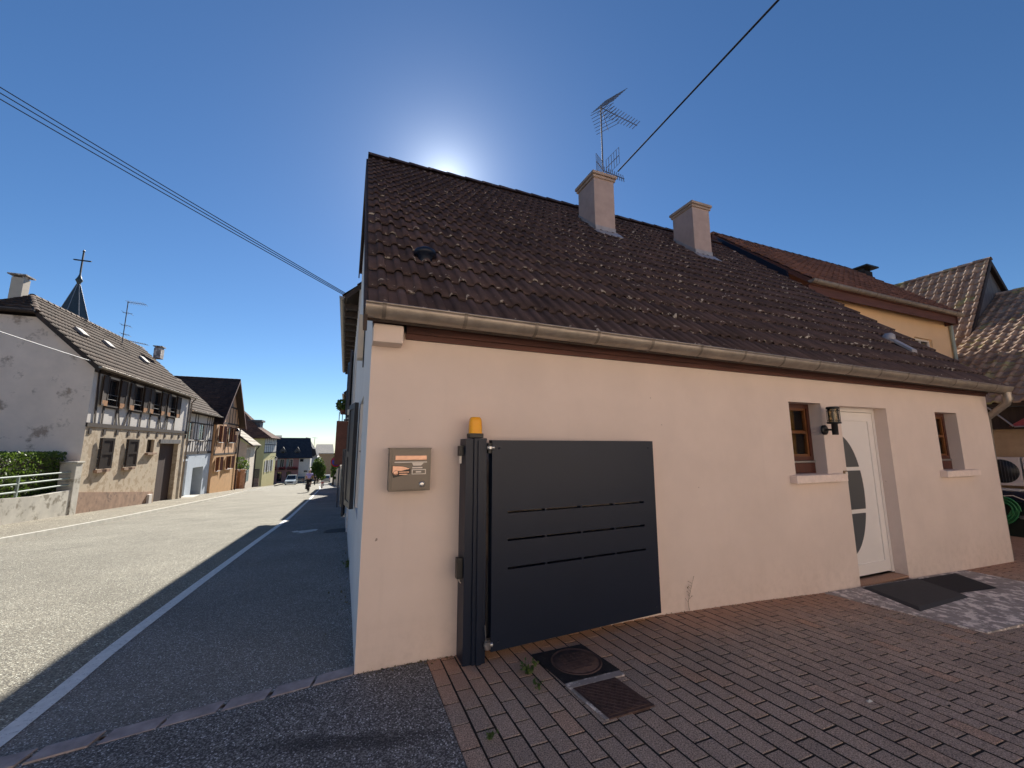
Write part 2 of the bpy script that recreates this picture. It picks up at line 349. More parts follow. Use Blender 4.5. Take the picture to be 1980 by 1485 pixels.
# tiles on a bilinear quad: corners a(eave left) b(eave right) c(ridge right) d(ridge left)
PROF = {'roman': [(0, 0), (.46, 0), (.49, .35), (.55, .8), (.66, 1), (.79, 1), (.91, .8), (.97, .35), (1.0, 0)],
        'wave': [(0, 0), (.45, 0), (.72, 1), (1, .1)], 'flat': [(0, .0), (.97, 0)], 'pan': [(0, .1), (.3, 0), (.5, .1), (.62, .8), (.75, 1), (.9, .7), (1, .1)]}
def tiles(mb, a, b, c, d, pitch, expo, amp, prof='roman', m=0, lift=.03, jit=.006, clip=None, deck=1, deck_t=.1, lip=.02, deckmat=None):
    a, b, c, d = map(Vector, (a, b, c, d))
    if (b-a).cross(d-a).z < 0: a, b, c, d = b, a, d, c
    W = ((b-a).length+(c-d).length)/2; L = ((d-a).length+(c-b).length)/2
    nu = max(1, round(W/pitch)); nv = max(1, round(L/expo)); nrm = (b-a).cross(d-a).normalized()
    def P(u, v): return (a*(1-u)+b*u)*(1-v)+(d*(1-u)+c*u)*v
    pr = PROF[prof]
    for j in range(nv):
        for i in range(nu):
            if clip and not clip(P((i+.5)/nu, (j+.5)/nv)): continue
            j1 = random.uniform(-jit, jit); j2 = random.uniform(-jit, jit); jv = random.uniform(-jit, jit)*.8/L
            v0 = max(0, j/nv-.0)+jv; v1 = min(1.0, (j+1.12)/nv); n = len(pr)
            lo = []; hi = []; bo = []
            for (pu, ph) in pr:
                u = (i+pu*1.0)/nu
                h = ph*amp
                lo.append(P(u, v0)+nrm*(h+lift+j1*(1-pu)+j2*pu)); hi.append(P(u, v1)+nrm*(h*.85)); bo.append(P(u, v0)+nrm*(h+lift-lip+j1*(1-pu)+j2*pu))
            vs = lo+hi+bo; base = len(mb.v); mb.v += [tuple(p) for p in vs]
            for k in range(n-1):
                mb.f.append((base+k, base+k+1, base+n+k+1, base+n+k)); mb.m.append(m); mb.sm.append(prof != 'flat')
                mb.uv[len(mb.f)-1] = [(pr[k][0], 0), (pr[k+1][0], 0), (pr[k+1][0], 1), (pr[k][0], 1)]
                mb.f.append((base+2*n+k, base+2*n+k+1, base+k+1, base+k)); mb.m.append(m); mb.sm.append(False)
                mb.uv[len(mb.f)-1] = [(pr[k][0], 0), (pr[k+1][0], 0), (pr[k+1][0], .1), (pr[k][0], .1)]
    if deck: mb.prism([a-nrm*.005, b-nrm*.005, c-nrm*.005, d-nrm*.005], -nrm*deck_t, m if deckmat is None else deckmat)
    return mb
def ridge(mb, p, q, r=.1, seg=.36, m=0, sag=.012):
    p, q = Vector(p), Vector(q); n = max(1, round((q-p).length/seg)); d = (q-p)/n; side = d.cross(Vector((0, 0, 1))).normalized()
    for i in range(n):
        A = p+d*i; B = p+d*(i+1.08); ra = r*1.12; rb = r*.95; vs = []
        for (c, rr) in ((A, ra), (B, rb)):
            for k in range(7):
                t = math.pi*k/6; vs.append(c+side*math.cos(t)*rr*1.15+Vector((0, 0, math.sin(t)*rr-.05+random.uniform(-.003, .003))))
        mb.add(vs, [(k, k+1, 8+k, 7+k) for k in range(6)]+[tuple(range(7))], m, True)
# wall in a frame with rectangular openings (u0,u1,z0,z1,depth)
class Fr:
    def __init__(s, O, U_, N_): s.O = Vector(O); s.U = Vector(U_).normalized(); s.N = Vector(N_).normalized()
    def __call__(s, u, n, z): return s.O+s.U*u+s.N*n+Vector((0, 0, z))
def wallp(mb, fr, u0, u1, z0, z1, ops=(), thick=.3, m=0, mrev=None, n0=0.0):
    us = sorted(set([u0, u1]+[o[0] for o in ops]+[o[1] for o in ops])); zs = sorted(set([z0, z1]+[o[2] for o in ops]+[o[3] for o in ops]))
    for a, b in zip(us, us[1:]):
        for c, d in zip(zs, zs[1:]):
            if any(o[0]-1e-6 <= a and b <= o[1]+1e-6 and o[2]-1e-6 <= c and d <= o[3]+1e-6 for o in ops): continue
            mb.face([fr(a, n0, c), fr(b, n0, c), fr(b, n0, d), fr(a, n0, d)], m)
    mr = m if mrev is None else mrev
    for (a, b, c, d, dep) in [(o+(thick,))[:5] for o in ops]:
        k = n0-dep
        mb.face([fr(a, n0, c), fr(a, k, c), fr(a, k, d), fr(a, n0, d)], mr); mb.face([fr(b, n0, c), fr(b, n0, d), fr(b, k, d), fr(b, k, c)], mr)
        mb.face([fr(a, n0, d), fr(a, k, d), fr(b, k, d), fr(b, n0, d)], mr); mb.face([fr(a, n0, c), fr(b, n0, c), fr(b, k, c), fr(a, k, c)], mr)
    return mb
def window(parent, fr, a, b, c, d, depth, frame='white', glass='glass', mull=1, trans=0, fw=.06, name='window', sill=None, sillm='sill', label=None):
    w = MB(); n1 = -depth+.05; n0 = -depth
    w.box(a, a+fw, n0, n1, c, d, fr=fr); w.box(b-fw, b, n0, n1, c, d, fr=fr); w.box(a+fw, b-fw, n0, n1, d-fw, d, fr=fr); w.box(a+fw, b-fw, n0, n1, c, c+fw, fr=fr)
    for i in range(1, mull+1):
        x = a+(b-a)*i/(mull+1); w.box(x-fw*.4, x+fw*.4, n0, n1-.004, c+fw, d-fw, fr=fr)
    for i in range(1, trans+1):
        z = c+(d-c)*i/(trans+1); w.box(a+fw, b-fw, n0, n1-.008, z-fw*.3, z+fw*.3, fr=fr)
    o = recalc(w.build(name, frame, parent)); 
    p = MB(); p.face([fr(a+.01, n0+.015, c+.01), fr(b-.01, n0+.015, c+.01), fr(b-.01, n0+.015, d-.01), fr(a+.01, n0+.015, d-.01)]); p.build('pane', glass, o)
    if sill:
        s_ = MB(); s_.box(a-sill[0], b+sill[0], -depth+.03, sill[1], c-sill[2], c-.002, fr=fr); s_.build('sill', sillm, o)
    return o
def shutter(parent, fr, a, b, c, d, n=.02, mat='shut', t=.035, ang=0, label=None, slats=True):
    """leaf hinged at a reaching to b; ang opens it off the wall"""
    w = MB(); ca, sa = math.cos(ang), math.sin(ang)
    def f2(u, nn, z):
        q = (u-a); return fr(a+q*ca-(nn)*sa*(1 if b > a else -1), n+abs(q)*sa+nn*ca, z)
    w.box(min(a, b), max(a, b), 0, t, c, d, fr=f2)
    fw = .07*abs(b-a)/.5
    if slats:
        for (x0, x1, z0, z1) in ((min(a, b), min(a, b)+fw, c, d), (max(a, b)-fw, max(a, b), c, d), (min(a, b)+fw, max(a, b)-fw, c, c+fw), (min(a, b)+fw, max(a, b)-fw, d-fw, d), (min(a, b)+fw, max(a, b)-fw, (c+d)/2-fw/2, (c+d)/2+fw/2)):
            w.box(x0, x1, t, t+.012, z0, z1, fr=f2)
    return recalc(w.build('shutter', mat, parent, label))
def beam(mb, fr, u0, z0, u1, z1, w=.12, n0=.0, n1=.02, m=0):
    a = Vector((u0, z0)); b = Vector((u1, z1)); d = (b-a).normalized(); s_ = Vector((-d.y, d.x))*w/2
    q = [a+s_, a-s_, b-s_, b+s_]
    mb.prism([fr(p.x, n0, p.y) for p in q], fr.N*(n1-n0), m)
def ground_sheet(name, xf0, xf1, ys, off, mat, nx=2, kind='structure', zf=None, label=None):
    mb = MB(); zf = zf or (lambda x, y: g(y)); rows = []
    for y in ys:
        x0, x1 = (xf0(y) if callable(xf0) else xf0), (xf1(y) if callable(xf1) else xf1)
        rows.append([(x0+(x1-x0)*i/nx, y, zf(x0+(x1-x0)*i/nx, y)+off) for i in range(nx+1)])
    vs = [p for r in rows for p in r]; n = nx+1
    mb.add(vs, [(j*n+i, j*n+i+1, (j+1)*n+i+1, (j+1)*n+i) for j in range(len(rows)-1) for i in range(nx)])
    o = mb.build(name, mat); return tag(o, kind=kind) if kind else o
def fr_(a, b, s):
    out = []; x = a
    while x < b-1e-6: out.append(x); x += s
    return out+[b]
YS = [-60, -30, -15, -8]+fr_(-5, 20, .5)+fr_(21, 60, 1)+fr_(62, 140, 3)+[200, 300, 600]
# ================================================================== SETTING
def gz(x, y):
    if y > 0 and x > .6: return -.6 if x > 9.2 else min(g(y), -.02)-.3
    if x > .5: return hx(x)
    return g(y)
def gz2(x, y):
    if x > 10.2: return hx(x)
    return g(y) if x <= .5 else (hx(x) if y <= .3 else min(g(y), hx(x)))
def gsheet():
    mb = MB(); xs = [-600, -200, -60, -30, -20, -14, -11, -9, -5, -2, 0, .5, .8, 2, 4, 6, 8, 9.9, 10.2, 12, 14, 20, 30, 60, 200, 600]; ys = [-600]+YS
    vs = [(x, y, gz2(x, y)-.03) for y in ys for x in xs]; n = len(xs)
    mb.add(vs, [(j*n+i, j*n+i+1, (j+1)*n+i+1, (j+1)*n+i) for j in range(len(ys)-1) for i in range(n-1)])
    tag(mb.build('ground', 'ground'), kind='structure')
gsheet()
ground_sheet('road', lambda y: kx(y), lambda y: wx(y)+.02, YS[2:-3], .0, 'road', 6)
YP = [y for y in YS if -.1 < y < 100]
def setty(x): return .06+.155*(x+.0) if x < 0 else .04
def pathsheet():
    mb = MB(); n = 8; rows = []
    for k, y in enumerate([None]+[y for y in YP if y > .3]):
        r = []
        for i in range(n+1):
            if y is None:
                x = -1.84+1.86*i/n; yy = setty(x)
            else:
                x0 = wx(y); x1 = .03 if y < 50 else .03-(y-50)*.03; x = x0+(x1-x0)*i/n; yy = y
            r.append((x, yy, g(yy)+.004))
        rows.append(r)
    mb.add([p for r in rows for p in r], [(j*(n+1)+i, j*(n+1)+i+1, (j+1)*(n+1)+i+1, (j+1)*(n+1)+i) for j in range(len(rows)-1) for i in range(n)])
    tag(mb.build('path', 'path'), kind='structure')
pathsheet()
# dark asphalt apron in front of the sett row
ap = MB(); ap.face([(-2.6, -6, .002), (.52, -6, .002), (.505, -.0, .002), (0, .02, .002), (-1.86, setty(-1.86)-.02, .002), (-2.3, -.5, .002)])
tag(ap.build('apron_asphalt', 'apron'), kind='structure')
# left pavement with a real kerb step
ground_sheet('pavement', -11.5, lambda y: kx(y)-.13, [y for y in YS if 2 <= y < 105], .11, 'leftpave', 6, zf=lambda x, y: g(y)+max(0, (-7.3-x))*.02)
kb = MB(); y = 2.0; i = 0
while y < 100:
    L = 1.0 if y < 45 else 3.0
    a, b = y+.004, y+L-.004; za, zb = g(a), g(b)
    vs = [(kx(a)-.13, a, za-.1), (kx(a), a, za-.1), (kx(a)-.012, a, za+.12), (kx(a)-.13, a, za+.12), (kx(b)-.13, b, zb-.1), (kx(b), b, zb-.1), (kx(b)-.012, b, zb+.12), (kx(b)-.13, b, zb+.12)]
    kb.add(vs, [(0, 1, 2, 3), (4, 7, 6, 5), (1, 5, 6, 2), (2, 6, 7, 3), (0, 3, 7, 4)]); y += L
tag(kb.build('kerb', 'kerb'), kind='structure')
# painted edge line
ln = MB(); ysl = [-6, -3, -.5, -.2, .0, .5, .9]+fr_(1, 24, .5)+fr_(25, 60, 1)
for a, b in zip(ysl, ysl[1:]):
    wa = .055
    ln.face([(wx(a)-wa, a, g(a)+.009), (wx(a)+wa, a, g(a)+.009), (wx(b)+wa, b, g(b)+.009), (wx(b)-wa, b, g(b)+.009)])
tag(ln.build('edge_line', 'paint'), kind='structure')
# worn path symbol: two curved limbs meeting at a short stem
sy = MB(); cy0 = 8.2
def strip(pts, w):
    P = [U(px, py, 2, g(8.2)+.01) for px, py in pts]
    for (p, q), (w0, w1) in zip(zip(P, P[1:]), zip(w, w[1:])):
        d = (q-p).normalized(); s_ = Vector((-d.y, d.x, 0))
        A = [p+s_*w0, p-s_*w0, q-s_*w1, q+s_*w1]
        sy.face([(v.x, v.y, g(v.y)+.012) for v in A])
strip([(564, 1028.5), (576, 1027.5), (588, 1029)], [.05, .14, .16]); strip([(588, 1029), (600, 1026), (613, 1022.5)], [.16, .15, .05])
strip([(566, 1031), (580, 1029.8), (590, 1031)], [.03, .06, .12]); strip([(584, 1031.5), (592, 1032.3)], [.16, .12]); strip([(592, 1030), (604, 1028), (611, 1025)], [.1, .08, .03])
tag(sy.build('path_symbol', 'paint'), kind='structure')
# sandstone sett row crossing the footway
sr = MB(); x = -.0
while x > -3.2:
    L = random.uniform(.25, .31); a, b = x-.012, x-L
    ya, yb = setty(a), setty(b); w = .055; sk = random.uniform(-.012, .012)
    def q(xx, yy): return (xx, yy)
    cr = [q(a+.0, ya-w-.01), q(a+.03, ya+w), q(b+.04+sk, yb+w), q(b+.01+sk, yb-w-.01)]
    h = .008+random.uniform(-.003, .004)
    sr.add([(c[0], c[1], -.03) for c in cr]+[(c[0]*.97+x*.03-.0, c[1], h) for c in cr], [(4, 5, 6, 7), (0, 1, 5, 4), (1, 2, 6, 5), (2, 3, 7, 6), (3, 0, 4, 7)])
    x -= L
recalc(tag(sr.build('sett_row', 'sett'), kind='structure'))
# brick paving: every paver is its own block in one mesh
MAN = [(1.26, 1.78, -.70, -.20), (1.36, 1.76, -1.12, -.70)]
SLAB = (5.05, 8.3, -1.32, -.0)
jt = MB(); jt.add([(.5, -8, -.016), (16, -8, -.016)] , [])
jt = MB(); xs = [.5, 1.5, 2.7, 4, 5, 6, 7, 8, 9.9, 12, 14, 17]
for a, b in zip(xs, xs[1:]): jt.face([(a, -8, hx(a)-.007), (b, -8, hx(b)-.007), (b, .03 if b <= 9.9 else 4, hx(b)-.007), (a, .03 if a < 9.9 else 4, hx(a)-.007)])
tag(jt.build('paving_bed', 'joint'), kind='structure')
bk = MB()
def shear(u): return interp(u, [0, .25, 1.3, 2.4, 30], [.0, .03, .09, .11, .14])
PW, PL_ = .116, .212
def pmap(u, v): return (.505+u+shear(u)*v*(1 if v > 0 else 1), .06-v)
u = 0; ci = 0
while u < 13.6:
    PW = interp(u, [0, .8, 1.6], [.106, .110, .120]); PL_ = interp(u, [0, .8, 1.6], [.210, .210, .208])
    v = -(.5 if ci % 2 else 1.0)*PL_ + random.uniform(-.01, .01) - (0 if u < 9.2 else 2.4)
    vmax = 4.6 if u < 4 else 3.4
    while v < vmax:
        gp = random.uniform(.0035, .0065); gq = random.uniform(.0065, .009)*(.72 if u < 1.2 else 1); c = [pmap(u+gq, v+gp), pmap(u+PW-gq, v+gp), pmap(u+PW-gq, v+PL_-gp), pmap(u+gq, v+PL_-gp)]
        cx = sum(p[0] for p in c)/4; cy_ = sum(p[1] for p in c)/4
        ok = (cy_ < .09 or cx > 9.95) and not any(m_[0]+.06 < cx-(m_[3]-cy_)*.12 < m_[1]-.12 and m_[2]+.13 < cy_ < m_[3]-.10 for m_ in MAN) and not (SLAB[0]+.2+(-(cy_)*.28) < cx < SLAB[1]-.15 and SLAB[2]+.24 < cy_ < .3) and cx < 14.4
        if ok:
            z = hx(cx)+random.uniform(-.0012, .0012); tx = random.uniform(-.006, .006); ty = random.uniform(-.004, .004)
            top = []; sh = []; ba = []
            for p in c:
                dx, dy = p[0]-cx, p[1]-cy_; zz = z+dx*tx+dy*ty+(hx(p[0])-hx(cx))
                top.append((cx+dx*.95, cy_+dy*.97, zz)); sh.append((p[0], p[1], zz-.003)); ba.append((p[0], p[1], zz-.03))
            bk.add(top+sh+ba, [(0, 3, 2, 1), (0, 1, 5, 4), (1, 2, 6, 5), (2, 3, 7, 6), (3, 0, 4, 7), (4, 5, 9, 8), (5, 6, 10, 9), (6, 7, 11, 10), (7, 4, 8, 11)])
            bk.m[-4:] = [1]*4
        v += PL_
    u += PW; ci += 1
o = bk.build('brick_paving', ['brick', 'joint']); recalc(o); tag(o, kind='structure')
# concrete slab with mats by the door
sl = MB(); c = [(5.14, -.02), (5.47, -1.22), (8.35, -1.30), (8.32, -.02)]
sl.add([(p[0], p[1], hx(p[0])-.05) for p in c]+[(p[0], p[1], hx(p[0])+.010) for p in c], [(4, 7, 6, 5), (0, 1, 5, 4), (1, 2, 6, 5), (2, 3, 7, 6), (3, 0, 4, 7)])
tag(recalc(sl.build('concrete_slab', 'conc')), kind='structure')
# ================================================================== MAIN HOUSE
GYF = -.33                                   # gutter front line
XL, XR = -.05, 9.86
E0 = U(705, 581, 1, GYF); E1 = U(1953, 748, 1, GYF); 
rp = U(1390, 474, 0, XR); RY = rp.y; RZ = rp.z
H = thing('house', 'peach rendered low house with brown tiled roof at the street corner', 'house', (0, 0, 0))
w = MB(); F = Fr((0, 0, 0), (1, 0, 0), (0, -1, 0))
ops = [(4.88, 5.49, 1.255, 2.14, .15), (8.21, 8.85, 1.235, 2.115, .15), (5.87, 6.93, -.14, 2.125, .15)]
zt = 2.52
wallp(w, F, 0, 9.9, -.5, zt, ops, .15, 0)
G = Fr((0, 0, 0), (0, 1, 0), (-1, 0, 0)); BY = 7.3
sops = [(1.15, 2.1, .86, 2.12, .12), (4.3, 5.3, .7, 2.0, .12)]
wallp(w, G, 0, BY, -1.2, zt, sops, .12, 1)
kk = (RZ-2.62)/(RY-GYF)
w.face([(0, 0, zt), (0, BY, zt), (0, BY, RZ-(BY-RY)*.5-.1), (0, RY, RZ-.14)], 1)
w.face([(9.9, 0, -.5), (9.9, BY, -.5), (9.9, BY, zt), (9.9, 0, zt)], 0); w.face([(9.88, 0, zt), (9.88, BY, zt), (9.88, BY, RZ-(BY-RY)*.5-.1), (9.88, RY, RZ-.14)], 0)
w.face([(0, BY, -1), (9.9, BY, -1), (9.9, BY, RZ-(BY-RY)*.5-.1), (0, BY, RZ-(BY-RY)*.5-.1)], 1)
w.build('wall', ['wall', 'wallside'], H)
# dark rooms behind the openings
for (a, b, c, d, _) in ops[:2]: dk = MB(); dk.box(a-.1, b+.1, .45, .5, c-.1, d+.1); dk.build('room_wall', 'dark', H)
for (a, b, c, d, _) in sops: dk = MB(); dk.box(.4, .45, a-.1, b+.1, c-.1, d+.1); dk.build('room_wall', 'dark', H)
# roof
rf = MB(); a = Vector((XL, GYF+.05, 2.595)); b = Vector((XR, GYF+.05, 2.51)); c = Vector((XR, RY, RZ)); d = Vector((XL, RY, RZ))
tiles(rf, a, b, c, d, .148, .385, .036, 'roman', lift=.030, jit=.006, deckmat=1, deck_t=.09, lip=.014)
tiles(rf, (XR, BY+.3, RZ-(BY+.3-RY)*.5), (XL, BY+.3, RZ-(BY+.3-RY)*.5), d, c, .41, .67, .04, 'wave')
ridge(rf, (XL, RY, RZ+.05), (XR, RY, RZ+.05), .10, .42)
ro = rf.build('roof', ['roof', 'wood_dark'], H)
def rz(x, y):
    t = (y-(GYF+.05))/(RY-(GYF+.05)); e = 2.595+(2.51-2.595)*(x-XL)/(XR-XL); return e+(RZ-e)*t
bg = MB()   # barge boards
for X in (XL-.03,):
    bg.prism([(X, GYF+.05, 2.60), (X, RY, RZ-.03), (X, RY, RZ-.20), (X, GYF+.05, 2.43)], (.028, 0, 0)); bg.prism([(X, RY, RZ-.03), (X, BY+.3, RZ-(BY+.3-RY)*.5-.03), (X, BY+.3, RZ-(BY+.3-RY)*.5-.2), (X, RY, RZ-.2)], (.028, 0, 0))
recalc(bg.build('barge_board', 'wood_dark', H))
fs = MB(); fs.prism([(.26, -.03, 2.462), (9.86, -.03, 2.425), (9.86, -.03, 2.515), (.26, -.03, 2.565)], (0, .028, 0)); fs.prism([(.26, -.055, 2.505), (9.86, -.055, 2.462), (9.86, -.055, 2.515), (.26, -.055, 2.565)], (0, .024, 0))
fs.prism([(.0, GYF+.16, 2.60), (9.86, GYF+.16, 2.52), (9.86, .02, 2.525), (.0, .02, 2.60)], (0, 0, -.02))
recalc(fs.build('eaves_board', 'wood_red', H))
kn = MB(); kn.box(-.002, .225, -.165, .01, 2.385, 2.53, bev=.02); kn.build('corbel', 'wall', H)
# gutter
def gut(parent, P0, P1, r, mat='zinc', seams=.62, seammat='zincseam', back=Vector((0, 1, 0))):
    P0, P1 = Vector(P0), Vector(P1); gm = MB(); n = 12
    vs = []
    for P in (P0, P1):
        for k in range(n+1):
            t = math.pi*k/n; vs.append(P+back*(r-r*math.cos(t))+Vector((0, 0, -r*math.sin(t)*1.0)))
        for k in range(n, -1, -1):
            t = math.pi*k/n; vs.append(P+back*(r-(r-.004)*math.cos(t))+Vector((0, 0, -(r-.004)*math.sin(t))))
    m_ = 2*(n+1)
    gm.add(vs, [(k, (k+1) % m_, m_+(k+1) % m_, m_+k) for k in range(m_)], 0, True)
    gm.tube([P0+Vector((0, 0, .002)), P1+Vector((0, 0, .002))], .009, 8)
    for P in (P0, P1):
        gm.face([P+back*(r-r*math.cos(math.pi*k/n))+Vector((0, 0, -r*math.sin(math.pi*k/n))) for k in range(n+1)])
    o = gm.build('gutter', mat, parent); L = (P1-P0).length; d = (P1-P0)/L; x = .13
    while x < L:
        q = MB(); vs = []
        for e in (-.014, .014):
            for k in range(n+1):
                t = math.pi*k/n; rr = r+.004; vs.append(P0+d*(x+e)+back*(r-rr*math.cos(t))+Vector((0, 0, -rr*math.sin(t))))
        q.add(vs, [(k, k+1, n+2+k, n+1+k) for k in range(n)], 0, True); q.tube([P0+d*(x-.014)+Vector((0, 0, .003)), P0+d*(x+.014)+Vector((0, 0, .003))], .012, 8)
        q.build('gutter_bracket', seammat, o); x += seams
    return o
gut(H, (XL-.02, GYF, 2.635), (9.93, GYF, 2.545), .092)
random.seed(7)
dp = MB(); dp.tube([(9.86, GYF+.07, 2.47), (9.86, GYF+.07, 2.34), (9.87, GYF+.09, 2.29), (9.95, -.02, 2.12), (9.97, .05, 2.05), (9.97, .07, 1.2), (9.97, .07, -.25)], .05, 12)
dp.tube([(9.86, GYF+.07, 2.47), (9.86, GYF+.07, 2.34)], .056, 12); dp.build('downpipe', 'zinc', H)
# chimneys
def chimney(x0, x1, y0, y1, ztop, zb, capz=.12):
    m = MB(); m.box(x0, x1, y0, y1, zb, ztop, bev=.008); o = m.build('chimney', M['wallch'], H)
    c_ = MB(); c_.box(x0-.03, x1+.03, y0-.03, y1+.03, ztop-.002, ztop+.045, bev=.006); c_.box(x0-.055, x1+.055, y0-.055, y1+.055, ztop+.06, ztop+.12, bev=.006); c_.box(x0-.01, x1+.01, y0-.01, y1+.01, ztop+.043, ztop+.062)
    c_.build('cap', M['capm'], o)
    f_ = MB(); e = .012
    zf, zk = rz(x0, y0), rz(x0, y1)
    f_.prism([(x0-e, y0-e, zf-.05), (x1+e, y0-e, zf-.05), (x1+e, y0-e, zf+.16), (x0-e, y0-e, zf+.16)], (0, .01, 0))
    f_.prism([(x0-e, y0-e, zf-.05), (x0-e, y1, zk-.05), (x0-e, y1, zk+.13), (x0-e, y0-e, zf+.15)], (.01, 0, 0))
    f_.prism([(x1+e, y0-e, zf-.05), (x1+e, y1, zk-.05), (x1+e, y1, zk+.13), (x1+e, y0-e, zf+.15)], (-.01, 0, 0))
    f_.prism([(x0-.06, y0-.20, rz(x0, y0-.20)+.055), (x1+.06, y0-.20, rz(x0, y0-.20)+.055), (x1+.06, y0, zf+.07), (x0-.06, y0, zf+.07)], (0, 0, .012))
    recalc(f_.build('flashing', 'lead', o)); return o
M['wallch'] = simple('chimney_render', (.42, .33, .30), .9, var=.12, scale=4, bs=.4, bscale=60, stain=(9, .66, (.22, .12, .10), .6))
M['capm'] = simple('cap_concrete', (.40, .31, .25), .9, var=.2, scale=8, bs=.4)
CYF = 3.25
p0, p1, p2 = U(1148, 340, 1, CYF), U(1186, 346, 1, CYF), U(1360, 405, 1, CYF)
q0, q1 = U(1338, 397, 1, CYF), U(1370, 404, 1, CYF)
chimney(p0.x, p1.x, CYF, CYF+.62, p0.z-.02, rz(4.5, CYF)-.5)
chimney(q0.x, q1.x, CYF, CYF+.62, q0.z-.02, rz(7.3, CYF)-.5)
# roof vent cowl, skylight corner, ridge stack
vt = MB(); vp = U(822, 484, 1, .62); vz = rz(vp.x, vp.y); vt.lathe((vp.x, vp.y, vz+.03), [(.075, -.09), (.075, .03), (.105, .035), (.115, .06), (.105, .085), (.065, .11), (0, .12)], 20); vt.build('vent_cowl', 'plate', H)
vh = MB(); vq = U(1237, 440, 1, RY+.4); vh.tube([(vq.x, vq.y, RZ-.6), (vq.x, vq.y, vq.z-.02)], .07, 12); vh.lathe((vq.x, vq.y, vq.z-.03), [(.09, 0), (.10, .03), (.10, .10), (.07, .14), (0, .15)], 16); vh.build('vent_pipe', M['shutg'], H)
sk = MB(); sx_, sy_ = 9.0, .25
def rp_(x, y, h): return (x, y, rz(x, y)+h)
sk.prism([rp_(8.56, .30, .07), rp_(8.72, .30, .07), rp_(8.72, .62, .07), rp_(8.56, .62, .07)], (0, 0, .05)); sk.lathe((8.64, .62, rz(8.64, .62)+.05), [(.09, 0), (.09, .08), (.05, .12), (0, .125)], 14); sk.build('roof_hatch', 'lead', H)
# windows of the front wall
def small_window(a, b, c, d):
    D = .15; fw = .055
    w_ = MB(); w_.box(a, a+fw, -D-.06, -D, c+.16, d, fr=F); w_.box(b-fw, b, -D-.06, -D, c+.16, d, fr=F); w_.box(a+fw, b-fw, -D-.06, -D, d-fw, d, fr=F); w_.box(a+fw, b-fw, -D-.06, -D, c+.16, c+.21, fr=F)
    w_.box(a, b, -D-.06, -D+.008, c, c+.13, fr=F)
    o_ = recalc(w_.build('window', 'wood_win', H))
    i_ = MB(); i_.box(a+fw, a+fw+.03, -D-.05, -D-.012, c+.21, d-fw, fr=F); i_.box(b-fw-.03, b-fw, -D-.05, -D-.012, c+.21, d-fw, fr=F); i_.box(a+fw+.03, b-fw-.03, -D-.05, -D-.014, c+.50, c+.54, fr=F)
    i_.box(a+fw+.03, b-fw-.03, -D-.05, -D-.016, d-fw-.03, d-fw, fr=F); i_.box(a+fw+.03, b-fw-.03, -D-.05, -D-.016, c+.21, c+.24, fr=F); recalc(i_.build('sash', 'wood_amber', o_))
    r_ = MB(); r_.box(a, b, -D-.02, -D+.02, c+.135, c+.155, fr=F); r_.build('drip_rail', 'steel', o_)
    p_ = MB(); p_.face([F(a+fw, -D-.04, c+.2), F(b-fw, -D-.04, c+.2), F(b-fw, -D-.04, d-fw), F(a+fw, -D-.04, d-fw)]); p_.build('pane', 'wglass', o_)
    cu = MB(); n = 40; P = [(a+fw+(b-a-2*fw)*i/n, -.33+.018*math.sin(i*1.9)+.01*math.sin(i*.7)) for i in range(n+1)]
    for (x0, y0), (x1, y1) in zip(P, P[1:]): cu.face([F(x0, y0, c+.2), F(x1, y1, c+.2), F(x1, y1, d-.05), F(x0, y0, d-.05)], 0, None, True)
    cu.build('curtain', 'curtain', o_)
    s_ = MB(); s_.box(a-.11, b+.25 if False else b+.24, -.13, .085, c-.095, c-.004, fr=F, bev=.008); s_.build('sill', 'sill', o_)
m, t, b_ = nt('thin_glass'); b_.inputs['Roughness'].default_value = .03; b_.inputs['Base Color'].default_value = (.9, .9, .85, 1)
tb = N(t, 'ShaderNodeBsdfTransparent'); tb.inputs['Color'].default_value = (.75, .7, .6, 1); gl = N(t, 'ShaderNodeBsdfGlossy'); gl.inputs['Roughness'].default_value = .03
fz = N(t, 'ShaderNodeFresnel'); fz.inputs['IOR'].default_value = 1.5; ms = N(t, 'ShaderNodeMixShader'); t.links.new(fz.outputs[0], ms.inputs[0]); t.links.new(tb.outputs[0], ms.inputs[1]); t.links.new(gl.outputs[0], ms.inputs[2]); t.links.new(ms.outputs[0], t.nodes['Material Output'].inputs['Surface'])
M['wglass'] = m
small_window(4.88, 5.49, 1.255, 2.14); small_window(8.21, 8.85, 1.235, 2.115)
# white front door with bowed glass lights
D = .15
fr0 = MB(); a, b, c, d = 5.87, 6.93, -.10, 2.125
fr0.box(a, a+.05, -D-.07, -D, c, d, fr=F); fr0.box(b-.055, b, -D-.07, -D, c, d, fr=F); fr0.box(a+.05, b-.055, -D-.07, -D, d-.055, d, fr=F)
door = recalc(fr0.build('door', 'pvc', H))
lf = MB(); a2, b2, c2, d2 = a+.056, b-.061, c+.02, d-.061
bx0, bx1 = 6.06, 6.50
def arcx(z): 
    t = (z-.96)/.80; return 6.02+(.47)*math.sqrt(max(0, 1-t*t))
zs = [.16+1.6*i/40 for i in range(41)]; bars = [(.70, .755), (1.265, 1.315)]
lf.box(a2, b2, -D-.05, -D-.018, c2, d2, fr=F)
for (x0, x1, z0, z1) in ((a2, a2+.11, c2, d2), (b2-.11, b2, c2, d2), (a2+.11, b2-.11, d2-.12, d2), (a2+.11, b2-.11, c2, c2+.14)): lf.box(x0, x1, -D-.018, -D-.004, z0, z1, fr=F)
leaf = recalc(lf.build('door_leaf', 'pvc', door))
gl_ = MB(); rim = MB()
segs = [(.16, .70), (.755, 1.265), (1.315, 1.76)]
